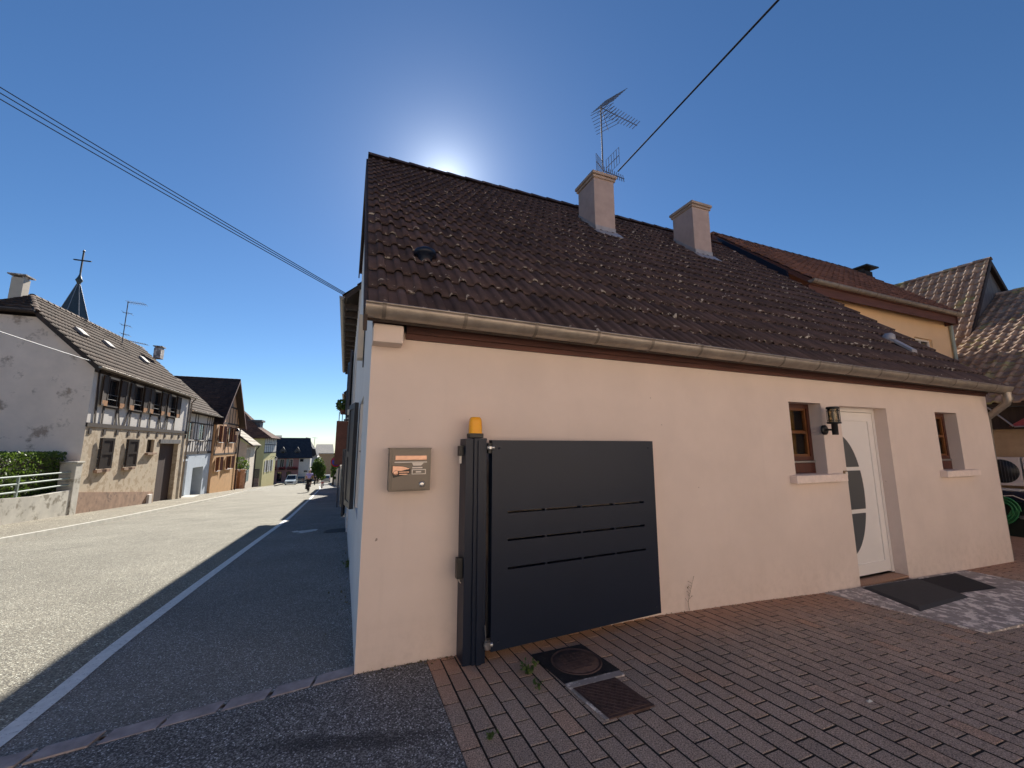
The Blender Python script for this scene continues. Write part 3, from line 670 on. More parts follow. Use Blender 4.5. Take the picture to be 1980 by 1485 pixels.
for z0, z1 in segs:
    n = 16; R_ = [(arcx(z0+(z1-z0)*i/n), z0+(z1-z0)*i/n) for i in range(n+1)]
    gl_.face([F(6.0, -D-.008, z0)]+[F(x, -D-.008, z) for x, z in R_]+[F(6.0, -D-.008, z1)])
    gl_.face([F(6.0, -D-.017, z0)]+[F(x, -D-.017, z) for x, z in R_]+[F(6.0, -D-.017, z1)])
gl_.build('door_glass', 'frost', door)
hd = MB(); hd.tube([F(6.0, -D+.05, .88), F(6.0, -D+.05, 1.12)], .011, 8); hd.box(5.985, 6.015, -D-.01, -D+.05, .9, .92, fr=F); hd.build('handle', 'steel', door)
th = MB(); th.box(a+.0, b-.0, -D-.02, -.0, -.155, -.115, fr=F); th.box(5.87, 6.93, -D, -.005, -.2, -.15, fr=F)
th.build('threshold', 'brick', H)
# street-side windows with navy shutters
for (u0, u1, z0, z1, _) in sops:
    wo = window(H, G, u0, u1, z0, z1, .12, 'white', 'glass', 1, 1)
    shutter(H, G, u1+.02, u1+.52, z0-.02, z1+.02, .02, 'shut', ang=R(7)); shutter(H, G, u0-.02, u0-.40, z0-.02, z1+.02, .012, 'shut') if u0 > 3 else None
# meter box and conduit on the street face
jb = MB(); jb.box(2.3, 2.5, 0, .07, 2.75, 3.35, fr=G, bev=.01); jb.build('junction_box', 'beige', H)
cd = MB(); cd.tube([G(1.6, .012, 2.5), G(1.7, .012, 4.2)], .008, 6); cd.build('conduit', 'black', H)
# ================================================================== THINGS ON THE FRONT WALL
MBX = thing('mailbox', 'square taupe metal mailbox fixed to the peach wall left of the gate', 'mailbox', (.31, -.06, 1.25))
x0, x1, z0, z1 = .165, .475, 1.262, 1.578
q = MB(); q.box(x0, x1, .0, .115, z0, z1, fr=F, bev=.006); q.box(x0-.006, x1+.006, -.0, .10, z1-.002, z1+.006, fr=F); MBo = q.build('body', 'mbox', MBX)
q = MB(); q.box(x0+.018, x1-.018, .115, .121, z0+.012, z1-.014, fr=F, bev=.002); q.build('front_door', 'mbox', MBX)
q = MB(); q.box(x0+.04, x1-.035, .121, .128, z1-.085, z1-.052, fr=F, bev=.003); q.build('letter_flap', 'mbox2', MBX)
q = MB(); q.box(x0+.036, x1-.033, .121, .129, z1-.105, z1-.097, fr=F); q.prism([F(x0+.165, .1215, z1-.106), F(x0+.255, .1215, z1-.106), F(x0+.235, .1215, z1-.128), F(x0+.175, .1215, z1-.128)], (0, -.002, 0)); q.box(x0+.168, x0+.245, .121, .123, z1-.148, z1-.138, fr=F); q.build('flap_trim', 'cream', MBX)
q = MB(); q.prism([F(x0+.022, .1215, z1-.125), F(x0+.1, .1215, z1-.13), F(x0+.155, .1215, z1-.150), F(x0+.155, .1215, z1-.185), F(x0+.03, .1215, z1-.215), F(x0+.016, .1215, z1-.17)], (0, -.003, 0)); dd = q.build('emblem_plate', 'black', MBX)
q = MB(); q.prism([F(x0+.024, .1246, z1-.128), F(x0+.1, .1246, z1-.133), F(x0+.15, .1246, z1-.15), F(x0+.09, .1246, z1-.163), F(x0+.05, .1246, z1-.165), F(x0+.024, .1246, z1-.18)], (0, -.002, 0)); q.box(x0+.07, x0+.145, .1248, .127, z1-.177, z1-.171, fr=F); q.box(x0+.072, x0+.135, .1248, .127, z1-.193, z1-.187, fr=F); q.lathe(F(x0+.047, .1246, z1-.178), [(.018, 0), (.018, -.004), (.012, -.005), (0, -.005)], 16, axis=1); q.build('emblem', 'mbox2', dd)
q = MB(); q.box(x0+.165, x1-.038, .121, .124, z1-.193, z1-.155, fr=F); pn = q.build('name_holder', 'cream', MBX); q = MB(); q.box(x0+.172, x1-.045, .124, .126, z1-.187, z1-.161, fr=F); q.build('name_window', 'mbox', pn); q = MB(); q.box(x0+.195, x1-.075, .1262, .127, z1-.180, z1-.169, fr=F); q.build('name_slip', 'cream', pn)
q = MB(); q.lathe(F(x1-.065, .121, z0+.048), [(.022, 0), (.021, -.006), (.012, -.009), (0, -.009)], 20, axis=1); q.build('lock', 'steel', MBX)
# gate post
GP = thing('gate_post', 'dark grey steel gate post standing against the peach wall', 'gate post', (.81, -.12, 0))
q = MB(); q.box(.735, .80, -.185, -.01, -.02, 1.655, bev=.004); q.box(.80, .905, -.20, -.06, -.02, 1.66, bev=.004); q.box(.83, .87, -.215, -.20, .0, 1.64, bev=.003); q.build('post_body', 'plate', GP)
q = MB(); q.box(.70, .735, -.13, -.06, 1.52, 1.60, bev=.004); q.build('photocell', 'black', GP); q = MB(); q.box(.705, .722, -.11, -.09, 1.46, 1.52); q.build('cable_gland', 'cream', GP)
q = MB(); q.box(.688, .734, -.16, -.10, .60, .75, bev=.006); q.build('receiver_box', 'black', GP); q = MB(); q.tube([(.71, -.13, .60), (.715, -.13, .575), (.73, -.12, .56)], .004, 6); q.build('loose_wire', 'cream', GP)
q = MB(); q.tube([(.90, -.22, 1.585), (.96, -.22, 1.585)], .014, 10, 0); q.lathe((.925, -.22, 1.575), [(.02, 0), (.02, .02)], 12); q.build('hinge', 'steel', GP)
q = MB(); q.tube([(.89, -.22, .13), (.955, -.22, .13)], .016, 10, 0); q.lathe((.915, -.22, .105), [(.026, 0), (.026, .05)], 12); q.tube([(.905, -.22, .15), (.895, -.22, .27)], .004, 6); q.build('hinge', 'steel', GP)
q = MB(); q.box(.90, .915, -.14, -.02, .66, 1.10, bev=.004); q.box(.906, .94, -.10, -.05, .70, 1.0, bev=.01); q.build('gate_motor', M['aer'], GP)
q = MB(); 
for xx in (.925, .945): q.tube([(xx, -.12, .12), (xx, -.12, .70)], .008, 8)
q.build('motor_arm', M['aer'], GP)
# beacon
BC = thing('warning_light', 'orange warning light on top of the dark gate post', 'warning light', (.825, -.12, 1.66))
q = MB(); q.box(.77, .885, -.175, -.075, 1.662, 1.70, bev=.008); q.build('lamp_base', 'black', BC)
q = MB(); zz = [(1.700, .052, .045), (1.76, .051, .044), (1.80, .049, .042), (1.820, .045, .038), (1.832, .034, .028)]; vs = []
for z, hw, hd_ in zz:
    for k in range(20):
        t = 2*math.pi*k/20; cc, ss = math.cos(t), math.sin(t); e = .55
        vs.append((.828+hw*math.copysign(abs(cc)**e, cc), -.125+hd_*math.copysign(abs(ss)**e, ss), z))
q.add(vs, [(i*20+k, i*20+(k+1) % 20, (i+1)*20+(k+1) % 20, (i+1)*20+k) for i in range(len(zz)-1) for k in range(20)], 0, True); q.face(vs[-20:])
q.build('amber_dome', 'amber', BC)
# gate leaf
A = Vector((.945, -.215, 0)); B = Vector((2.64, -.125, 0)); GF = Fr((A.x, A.y, 0), B-A, Vector((0, -1, 0))-(B-A).normalized()*((B-A).normalized().y*-1)); L = (B-A).length
GF.N = Vector(((B-A).normalized().y, -(B-A).normalized().x, 0))
GT = thing('gate', 'anthracite sheet steel gate leaf with three rows of thin slots, open against the wall', 'gate', (A.x, A.y, 0))
rows = [(1.066, 1.084), (.854, .872), (.641, .659)]; zb, zt_ = .075, 1.645; q = MB()
sx0, sx1 = .13, L-.14; n = 4; tie = .016
segx = [(sx0+(sx1-sx0)*i/n+tie/2, sx0+(sx1-sx0)*(i+1)/n-tie/2) for i in range(n)]
ol = [(s0, s1, r0, r1, .03) for (r0, r1) in rows for (s0, s1) in segx]
wallp(q, GF, 0, L, zb, zt_, ol, .03, 0); wallp(q, GF, 0, L, zb, zt_, ol, .0, 0, n0=-.03)
for (a_, b_2, c_, d_) in ((0, 0, zb, zt_), (L, L, zb, zt_)): q.face([GF(a_, 0, c_), GF(a_, -.03, c_), GF(a_, -.03, d_), GF(a_, 0, d_)])
q.face([GF(0, 0, zt_), GF(L, 0, zt_), GF(L, -.03, zt_), GF(0, -.03, zt_)]); q.face([GF(0, 0, zb), GF(L, 0, zb), GF(L, -.03, zb), GF(0, -.03, zb)])
q.build('panel', 'plate', GT)
q = MB()
q.box(0, .05, -.07, -.031, zb, zt_, fr=GF); q.box(L-.05, L, -.07, -.031, zb, zt_, fr=GF); q.box(.05, L-.05, -.07, -.031, zb, zb+.05, fr=GF); q.box(.05, L-.05, -.07, -.031, zt_-.05, zt_, fr=GF); recalc(q.build('frame', 'plate', GT))
for z_ in (1.54, .09): q = MB(); q.box(-.028, 0, -.05, -.01, z_, z_+.08, fr=GF); q.build('hinge_plate', 'black', GT)
for (x_, z_) in ((.06, 1.58), (.06, .14), (L-.06, 1.58), (L-.06, .14)): q = MB(); q.lathe(GF(x_, .0, z_), [(.009, .0), (.008, -.004), (0, -.005)], 10, axis=1); q.build('rivet', 'plate', GT)
# wall lantern
WL = thing('wall_lantern', 'black wall lantern with clear glass cylinder left of the white door', 'wall lamp', (5.70, 0, 1.79))
lx = 5.60; q = MB(); q.lathe((lx-.10, 0, 1.80), [(.062, 0), (.062, -.02), (.045, -.03), (0, -.03)], 24, axis=1); q.tube([(lx-.10, -.03, 1.80), (lx-.10, -.11, 1.80)], .012, 10); q.build('wall_plate', 'black', WL)
cxl, cyl = lx-.10, -.13
q = MB(); q.lathe((cxl, cyl, 0), [(.032, 1.735), (.034, 1.74), (.034, 1.87), (.075, 1.875), (.075, 1.895), (.0, 1.895)], 20); q.build('stem', 'black', WL)
q = MB(); q.lathe((cxl, cyl, 0), [(.058, 1.897), (.058, 2.055)], 24); q.lathe((cxl, cyl, 0), [(.055, 1.897), (.055, 2.055)], 24); q.build('glass_cylinder', 'wglass', WL)
q = MB(); q.lathe((cxl, cyl, 0), [(.0, 2.058), (.07, 2.058), (.07, 2.078), (.06, 2.086), (0, 2.086)], 24)
for z in (1.915, 2.035):
    q.tube([(cxl+.066*math.cos(t), cyl+.066*math.sin(t), z) for t in [2*math.pi*k/24 for k in range(25)]], .0035, 6)
for k in range(8):
    t = 2*math.pi*(k+.5)/8; q.tube([(cxl+.066*math.cos(t), cyl+.066*math.sin(t), 1.893), (cxl+.066*math.cos(t), cyl+.066*math.sin(t), 2.06)], .0035, 6)
q.build('cage', 'black', WL)
q = MB(); q.lathe((cxl, cyl, 0), [(.012, 1.895), (.014, 1.93), (.024, 1.96), (.028, 1.985), (.022, 2.01), (0, 2.02)], 16); q.build('bulb', 'cream', WL)
BL = thing('doorbell', 'small square brass doorbell on the wall beside the white door', 'doorbell', (5.83, 0, 1.245)); q = MB(); q.box(5.79, 5.865, 0, .012, 1.205, 1.285, fr=F, bev=.003); q.build('plate', 'bell', BL); q = MB(); q.box(5.815, 5.855, .012, .02, 1.225, 1.27, fr=F, bev=.004); q.build('button', 'cream', BL)
# mats
def mat_thing(name, label, cat, c, h, mt, round_=False):
    T = MB(); zz = [hx(p[0])+.013 for p in c]; cx_ = sum(p[0] for p in c)/4; cy2 = sum(p[1] for p in c)/4
    ins = [(cx_+(p[0]-cx_)*.93, cy2+(p[1]-cy2)*.9) for p in c]
    T.add([(p[0], p[1], z) for p, z in zip(c, zz)]+[(p[0], p[1], z+h*.3) for p, z in zip(c, zz)]+[(p[0], p[1], hx(p[0])+.013+h) for p in ins], [(0, 1, 5, 4), (1, 2, 6, 5), (2, 3, 7, 6), (3, 0, 4, 7), (4, 5, 9, 8), (5, 6, 10, 9), (6, 7, 11, 10), (7, 4, 8, 11), (8, 9, 10, 11)])
    o = recalc(T.build(name, mt)); return tag(o, label, cat)
mat_thing('door_ramp', 'smooth dark grey rubber doormat ramp right before the white door step', 'doormat', [(5.80, -.05), (5.52, -.72), (6.68, -.66), (6.98, -.06)], .032, 'rubber')
mat_thing('doormat', 'thin black bristle doormat on the concrete right of the rubber ramp', 'doormat', [(7.0, -.05), (6.72, -.56), (7.55, -.60), (7.92, -.07)], .012, 'matb')
# manhole covers
def rect_cover(name, label, x0, x1, y0, y1, mt, circ, rot=0):
    T = thing(name, label, 'manhole cover', ((x0+x1)/2, (y0+y1)/2, 0))
    q = MB(); sh = lambda x, y: x+(-y+y1)*.12
    def P(x, y, z): return (sh(x, y), y, z)
    q.add([P(x0, y1, -.02), P(x1, y1, -.02), P(x1, y0, -.02), P(x0, y0, -.02), P(x0, y1, .009), P(x1, y1, .009), P(x1, y0, .009), P(x0, y0, .009)], [(4, 7, 6, 5), (0, 1, 5, 4), (1, 2, 6, 5), (2, 3, 7, 6), (3, 0, 4, 7)]); recalc(q.build('frame', 'irond' if circ else 'iron', T))
    cx_, cy2 = (x0+x1)/2, (y0+y1)/2; q = MB()
    if circ:
        r = .175; q.lathe((sh(cx_, cy2)+.02, cy2, 0), [(r+.015, .0095), (r+.013, .014), (r+.004, .014), (r, .010), (r-.01, .010), (r-.012, .014), (0, .014)], 40); q.build('lid', mt, T)
        q = MB()
        for a_ in range(-4, 5):
            for b2_ in range(-4, 5):
                if a_*a_+b2_*b2_ < 15: q.box(sh(cx_, cy2)+.02+a_*.034-.008, sh(cx_, cy2)+.02+a_*.034+.008, cy2+b2_*.034-.008, cy2+b2_*.034+.008, .014, .0165)
        q.build('tread_pattern', mt, T)
    else:
        i = .02; q.add([P(x0+i, y1-i, .0095), P(x1-i, y1-i, .0095), P(x1-i, y0+i, .0095), P(x0+i, y0+i, .0095), P(x0+i, y1-i, .013), P(x1-i, y1-i, .013), P(x1-i, y0+i, .013), P(x0+i, y0+i, .013)], [(4, 7, 6, 5), (0, 1, 5, 4), (1, 2, 6, 5), (2, 3, 7, 6), (3, 0, 4, 7)]); recalc(q.build('lid', mt, T))
        q = MB()
        for a_ in range(12):
            for b2_ in range(12):
                x = x0+.035+a_*(x1-x0-.07)/11; y = y0+.035+b2_*(y1-y0-.07)/11; s_ = 1 if (a_+b2_) % 2 else -1
                X = sh(x, y); q.prism([(X-.010, y-.010*s_-.003, .013), (X-.010, y-.010*s_+.003, .013), (X+.010, y+.010*s_+.003, .013), (X+.010, y+.010*s_-.003, .013)], (0, 0, .003))
        q.build('tread_pattern', mt, T)
rect_cover('manhole_cover', 'dark iron manhole with round lid in the brick paving under the gate', 1.27, 1.72, -.66, -.23, 'iron', True)
rect_cover('manhole_cover', 'rusty brown square chequer plate cover in the paving below the round manhole', 1.34, 1.68, -1.08, -.73, 'iron', False)
q = MB(); q.box(1.32, 1.76, -.732, -.672, -.02, .011); q.prism([(1.325, -.73, -.02), (1.345, -.73, -.02), (1.385, -1.08, -.02), (1.365, -1.08, -.02)], (0, 0, .029)); tag(q.build('concrete_strip', 'conc'), kind='structure')
# ================================================================== AERIAL AND CABLES
cz = p0.z+.10; ax_, ay_ = U(1166, 330, 1, CYF+.35).x, CYF+.35
AN = thing('tv_antenna', 'tall mast with two comb shaped television aerials on the left chimney', 'antenna', (ax_, ay_, cz))
mt = U(1165, 207, 1, ay_); q = MB(); q.tube([(ax_, ay_, cz-.05), (ax_, ay_, mt.z)], .016, 8); q.build('mast', 'aer', AN)
def yagi(base, tip, n, el, refl=None, sp=.0, up=Vector((0, 0, 1))):
    q = MB(); base, tip = Vector(base), Vector(tip); d = (tip-base); q.tube([base, tip], .009, 6); dn = d.normalized()
    e = el
    for i in range(n):
        p = base+d*((i+.6)/n); l = (e.length)*(1-.35*i/n)*.5; q.tube([p-e.normalized()*l, p+e.normalized()*l], .0075, 5)
    return q
b0 = Vector((ax_+.02, ay_, mt.z-.03)); t0 = U(1232, 243, 1, ay_-.25)
el = (U(1240, 232, 1, ay_-.25)-U(1216, 256, 1, ay_-.25)).normalized()*.52
q = yagi(b0, t0, 13, el)
q.build('upper_comb', 'aer', AN)
q = MB()    # V grid reflectors of the upper aerial
for s_, (e0, e1) in ((1, (U(1192, 182, 1, ay_-.05), None)), (-1, (U(1176, 252, 1, ay_+.1), None))):
    ee = e0
    for k in range(7):
        f_ = (k+.5)/7; c_ = b0.lerp(ee, f_); q.tube([c_-Vector((.12, -.28, -.03)), c_+Vector((.12, -.28, -.03))], .006, 5)
    q.tube([b0, ee], .007, 6)
q.build('upper_reflector', 'aer', AN)
b1 = Vector((ax_+.02, ay_, cz+.40)); t1 = U(1207, 346, 1, ay_-.35); q = yagi(b1, t1, 10, Vector((0, .05, .26))); q.build('lower_comb', 'aer', AN)
q = MB()
for s_ in (1, -1):
    D1 = (U(1197, 300, 1, ay_-.05)-b1) if s_ > 0 else (U(1153, 312, 1, ay_)-b1)
    for k in range(6):
        c_ = b1+D1*((k+1)/6); q.tube([c_-Vector((0, 0, .2)), c_+Vector((0, 0, .2))], .006, 5)
    for z in (-.2, 0, .2): q.tube([b1+D1*(1/6)+Vector((0, 0, z)), b1+D1+Vector((0, 0, z))], .004 if z else .008, 5)
q.build('lower_reflector', 'aer', AN)
def cable(name, label, P, r, mt, sag=0, n=24):
    q = MB(); A_, B_ = Vector(P[0]), Vector(P[1]); pts = [A_.lerp(B_, i/n)-Vector((0, 0, sag*4*(i/n)*(1-i/n))) for i in range(n+1)]; q.tube(pts, r, 6); return tag(q.build(name, mt), label, 'cable')
ca = U(1197, 329, 1, ay_+.1); cb = U(1505, 0, 2, 7.6); cable('overhead_cable', 'single thick dark cable running from the left chimney up across the sky', (ca-(cb-ca)*.012, ca+(cb-ca)*1.8), .017, 'wire', .0)
for k, (py, dz, lab) in enumerate(((165, 0, 'topmost of three thin parallel wires crossing the sky at left'), (176, -.05, 'middle of three thin parallel wires crossing the sky at left'), (188, -.10, 'lowest of three thin parallel wires crossing the sky at left'))):
    A_ = U(668, 567+k*2.5, 0, -.40); B_ = U(0, py, 0, -7.5); o = cable('overhead_wire', lab, (A_, B_+(B_-A_)*.4), .011, 'wire', .05); o['group'] = 'thin wires over the street'
A_ = U(176, 698, 1, 17.3); B_ = U(0, 640, 1, 13); cable('service_wire', 'thin white wire reaching the grey gable of the left house', (A_, B_+(B_-A_)*.6), .014, 'wirew', .02)
# house across the yard (behind the viewpoint): sunlit facade that bounces warm light into the shaded yard
OB = thing('house', 'unseen apricot rendered house facing the yard from the far side', 'house', (3, -13, 0)); OF = Fr((-9, -12.5, 0), (1, 0, 0), (0, 1, 0))
q = MB(); oo = [(u_, u_+1.1, z_, z_+1.5, .2) for u_ in (2, 6, 10, 14, 18, 22) for z_ in (1.0, 4.2)]
wallp(q, OF, 0, 26, -1, 7, oo, .2, 0); q.face([OF(0, 0, -1), OF(0, -9, -1), OF(0, -9, 7), OF(0, 0, 7)]); q.face([OF(26, 0, -1), OF(26, -9, -1), OF(26, -9, 7), OF(26, 0, 7)]); q.build('wall', 'facade', OB)
q = MB(); q.prism([OF(-.4, .5, 6.8), OF(-.4, -4.5, 10.5), OF(-.4, -9.5, 6.8)], (26.8, 0, 0)); recalc(q.build('roof', 'tilered', OB))
for (u_, u2, z_, z2, _) in oo: window(OB, OF, u_, u2, z_, z2, .2, 'white', 'glass', 1, 1)

tag(MB().face([(-14, -12.4, -.008), (18, -12.4, -.008), (18, -5.2, -.008), (-14, -5.2, -.008)]).build('yard', 'yard'), kind='structure')  # unseen floor, added pale to bounce sunlight onto the shaded front wall
def ray_plane(px, py, p, n):
    d = FW*FPX + RT*(px-CX) + UP*(CY-py); n = Vector(n); return CAM + d*((Vector(p)-CAM).dot(n)/d.dot(n))
def yz(px, py, X, y0=0): p = U(px, py, 0, X); return p.y-y0, p.z
def rect(px0, py0, px1, py1, X, y0, dep=.18):
    """opening rectangle on facade plane x=X from two photo corners (top-left, bottom-right)"""
    a, z1 = yz(px0, py0, X, y0); b, z0 = yz(px1, py1, X, y0); return [a, b, z0, z1, dep]
# ------------------------------------------------------------------ left house 1
X1 = -9.5; Y0, Y1 = 17.5, 28.4
H1 = thing('house', 'old ochre plastered house with half-timbered upper floor and dark shutters', 'house', (X1, (Y0+Y1)/2, g(23)))
F1 = Fr((X1, Y0, 0), (0, 1, 0), (1, 0, 0)); Lh = Y1-Y0
q = MB(); bz = 2.42
lowo = [[1.12, 1.88, .64, 1.92, .16], [3.35, 4.12, .62, 1.9, .16], [5.5, 6.35, 1.25, 1.92, .2], [7.1, 9.75, g(27)-.1, 1.72, .28]]
up = [[a, b, 3.28, 4.42, .15] for a, b in ((1.1, 2.05), (3.4, 4.35), (5.5, 6.45), (7.7, 8.6))]
ez = 4.62
wallp(q, F1, 0, Lh, -3, bz, [tuple(o) for o in lowo], .3, 0)
wallp(q, F1, 0, Lh, bz, ez, [tuple(o) for o in up], .15, 1, 3, n0=-.02)
q.face([(X1, Y0, -3), (X1, Y0, ez), (X1-1.88, Y0, 6.5), (X1-3.82, Y0, 6.5), (X1-5.7, Y0, ez), (X1-5.7, Y0, -3)], 2)
q.face([(X1, Y1, -3), (X1, Y1, ez), (X1-2.85, Y1, 7.6), (X1-5.7, Y1, ez), (X1-5.7, Y1, -3)], 2)
q.build('wall', ['plas1', 'white', 'plas1b', 'wood_dark'], H1)
for (a, b, c, d, _) in lowo[:3]+up: q = MB(); q.box(a-.1, b+.1, -.6, -.55, c-.1, d+.1, fr=F1); q.build('room_wall', 'dark', H1)
q = MB(); q.prism([F1(-.03, -.05, -3), F1(lowo[3][0]-.25, -.05, -3), F1(lowo[3][0]-.25, -.05, g(Y0+7)+.72), F1(-.03, -.05, g(Y0)+.95)], (.11, 0, 0)); recalc(q.build('plinth', 'plinth', H1))
q = MB(); beam(q, F1, 0, bz, Lh, bz, .16, -.02, .04)
beam(q, F1, .55, bz, .35, ez, .1); beam(q, F1, Lh-.06, bz, Lh-.06, ez, .12); beam(q, F1, 0, ez-.06, Lh, ez-.06, .12)
for i, (a, b, c, d, _) in enumerate(up):
    for x, dx in ((a-.05, -.0), (b+.05, 0), ): beam(q, F1, x, bz, x+dx, ez, .1)
    beam(q, F1, a-.55, bz, a-.1, c+.2, .09) if i % 2 else beam(q, F1, b+.1, c, b+.45, bz, .09)
    beam(q, F1, a, c-.07, b, c-.07, .1, 0, .03)
recalc(q.build('timber_frame', 'wood_dark', H1))
for k in range(11):
    q = MB(); x = .3+k*(Lh-.5)/10; q.box(x-.09, x+.09, -.02, .03, bz-.36, bz-.15, fr=F1); q.build('joist_end', 'wood_dark', H1)
for i, (a, b, c, d, _) in enumerate(up):
    wo = window(H1, F1, a, b, c, d, .12, 'wood_dark', 'glass', 1, 0, .05); q = MB(); q.tube([F1(a, .02, c+.25), F1(b, .02, c+.25)], .015, 6); q.tube([F1(a, .02, c+.45), F1(b, .02, c+.45)], .015, 6); q.build('guard_rail', 'aer', wo)
    q = MB(); q.box(a-.05, b+.05, -.1, .07, c-.06, c-.003, fr=F1); q.build('sill', 'wood_dark', wo)
    sw = min(.5, (b-a)*.62); 
    for (x0_, x1_) in ((a-.02, a-.02-sw), (b+.02, b+.02+sw)):
        so_ = shutter(H1, F1, x0_, x1_, c-.05, d+.03, .03, 'wood_or', ang=R(3)); q = MB(); q.box(min(x0_, x1_)+.01, max(x0_, x1_)-.01, .082, .092, c-.05, c+.17, fr=F1); q.build('sunlit_tip_strip', 'wood_lit_tip', so_)  # paler strip paints the sunlit tip below the eave shadow
for (a, b, c, d, _) in lowo[:2]:
    wo = window(H1, F1, a, b, c, d, .14, 'wood_dark', 'glass', 0, 2, .07); q = MB(); q.box(a-.14, b+.14, -.1, .12, c-.12, c-.003, fr=F1); q.build('sill', 'plinth', wo)
    shutter(H1, F1, a+.01, a+.02+(b-a)*.97, c+.02, d, .05, 'wood_dark', ang=R(8))
    q = MB()
    for zz_ in (c+.15, d-.2): q.tube([F1(b+.02, .01, zz_), F1(b+.12, .08, zz_), F1(b+.18, .03, zz_+.05)], .02, 6)
    q.build('shutter_catch', 'black', H1)
a, b, c, d, _ = lowo[2]; wo = window(H1, F1, a, b, c, d, .18, 'wood_dark', 'glass', 0, 0, .06); q = MB(); q.box(a-.12, b+.12, -.1, .14, c-.1, c-.003, fr=F1); q.build('sill', 'plinth', wo)
a, b, c, d, _ = lowo[3]; q = MB(); q.box(a, (a+b)/2-.005, -.28, -.22, c, d, fr=F1); q.box((a+b)/2+.005, b, -.28, -.22, c, d, fr=F1); bd = q.build('barn_door', 'wood_door', H1)
q = MB(); q.box(a+.35, a+.6, -.218, -.214, c+1.25, c+1.55, fr=F1); q.box(a+.45, a+.6, -.218, -.214, c+1.65, c+1.95, fr=F1); q.build('notice', 'papier', bd)
q = MB(); beam(q, F1, a-.15, d+.12, b+.12, d+.12, .22, -.05, .06); q.build('lintel', 'wood_grey', H1)
q = MB(); q.box(a-1.0, a-.62, -.02, .16, g(Y0+7.5)-.1, g(Y0+7.5)+.68, fr=F1, bev=.02); q.build('wall_box', 'white', H1)
# roof 1
RX, RZ1 = X1-2.85, 7.65
q = MB(); e0 = Vector((X1+.24, Y0-.25, 4.66)); e1 = Vector((X1+.24, Y1+.25, 4.66)); r1 = Vector((RX, Y1+.25, RZ1)); r0 = Vector((RX, Y0-.25, RZ1))
hipy = lambda x: Y0-.25+max(0, (X1-1.83-x))*1.45
tiles(q, e1, e0, r0, r1, .21, .33, .045, 'wave', lift=.035, jit=.006, clip=lambda p: p.y > hipy(p.x), deck=0)
hx_ = X1-1.83; hz = 4.66+(X1+.24-hx_)*(RZ1-4.66)/(X1+.24-RX); ht = Vector((RX, hipy(RX), RZ1)); hc = Vector((hx_, Y0-.25, hz)); hc2 = Vector((2*RX-hx_, Y0-.25, hz))
nn = (e1-e0).cross(r1-e1).normalized()
q.prism([e1, e0, hc, ht, r1], -nn*.1, 1)
tiles(q, hc2, hc, ht, ht, .25, .34, .045, 'wave', lift=.03, deck=1, deckmat=1)
l0 = Vector((2*RX-e0.x, Y0-.25, 4.66)); l1 = Vector((2*RX-e0.x, Y1+.25, 4.66)); q.prism([l0, l1, r1, ht, hc2], (0, 0, -.08), 1)
ridge(q, ht+Vector((0, 0, .04)), r1+Vector((0, 0, .04)), .1, .4, 0); ridge(q, hc+Vector((0, 0, .04)), ht+Vector((0, 0, .04)), .09, .36, 0)
q.build('roof', ['tile1', 'wood_dark'], H1)
gut(H1, (X1+.35, Y0-.3, 4.67), (X1+.35, Y1+.3, 4.64), .06, back=Vector((-1, 0, 0)), seams=2.2)
q = MB(); q.tube([(X1+.3, Y1-.05, 4.6), (X1+.1, Y1-.05, 4.3), (X1+.08, Y1-.05, -1.6)], .045, 8); q.build('downpipe', 'zinc', H1)
q = MB(); q.tube([(X1-1.83, Y0-.33, hz-.02), (X1-3.9, Y0-.33, hz-.02)], .06, 8); q.prism([(X1+.24, Y0-.24, 4.62), (X1-1.83, Y0-.24, hz-.04), (X1-1.83, Y0-.24, hz-.2), (X1+.24, Y0-.24, 4.46)], (0, .03, 0)); q.build('verge_board', 'wood_dark', H1)
def on1(px, py): return ray_plane(px, py, e0, nn)
for (pa, pb) in (((131, 630), (174, 660)), ((188, 655), (223, 682)), ((259, 686), (291, 710))):
    A_, B_ = on1(*pa), on1(*pb); sl_ = (r1-e1).normalized(); q = MB()
    C_ = Vector((A_.x, A_.y, A_.z)); m_ = (A_+B_)/2; wv = Vector((0, .24, 0)); hv = (A_-B_); hv = sl_*min(1.0, hv.length*.5)*.75
    base = [m_-wv-hv*.6, m_+wv-hv*.6, m_+wv+hv*.6, m_-wv+hv*.6]; q.prism([p+nn*.06 for p in base], nn*.10); o = q.build('rooflight', 'skyl', H1)
    q = MB(); q.face([m_+(p-m_)*.82+nn*.166 for p in base]); q.build('pane', 'skyl', o)
def stack(parent, x0, x1, y0, y1, z0, z1, mt='beige', cap=True, capov=.08, name='chimney'):
    q = MB(); q.box(x0, x1, y0, y1, z0, z1, bev=.01); o = q.build(name, mt, parent)
    if cap: q = MB(); q.box(x0-capov, x1+capov, y0-capov, y1+capov, z1+.08, z1+.13); 
    if cap:
        for sx in (x0+.03, x1-.06): q.box(sx, sx+.03, y0+.03, y1-.03, z1, z1+.08)
        q.build('cap', 'conc', o)
    return o
c0, c1 = U(23, 532, 1, 19.3), U(47, 535, 1, 19.3); stack(H1, c0.x, c1.x, 19.3, 19.7, 6.9, c0.z-.05, 'beige', True, .1)
c0, c1 = U(298, 672, 1, 27.3), U(312, 672, 1, 27.3); stack(H1, c0.x, c1.x, 27.3, 27.8, 6.9, c0.z, 'conc', True, .05)
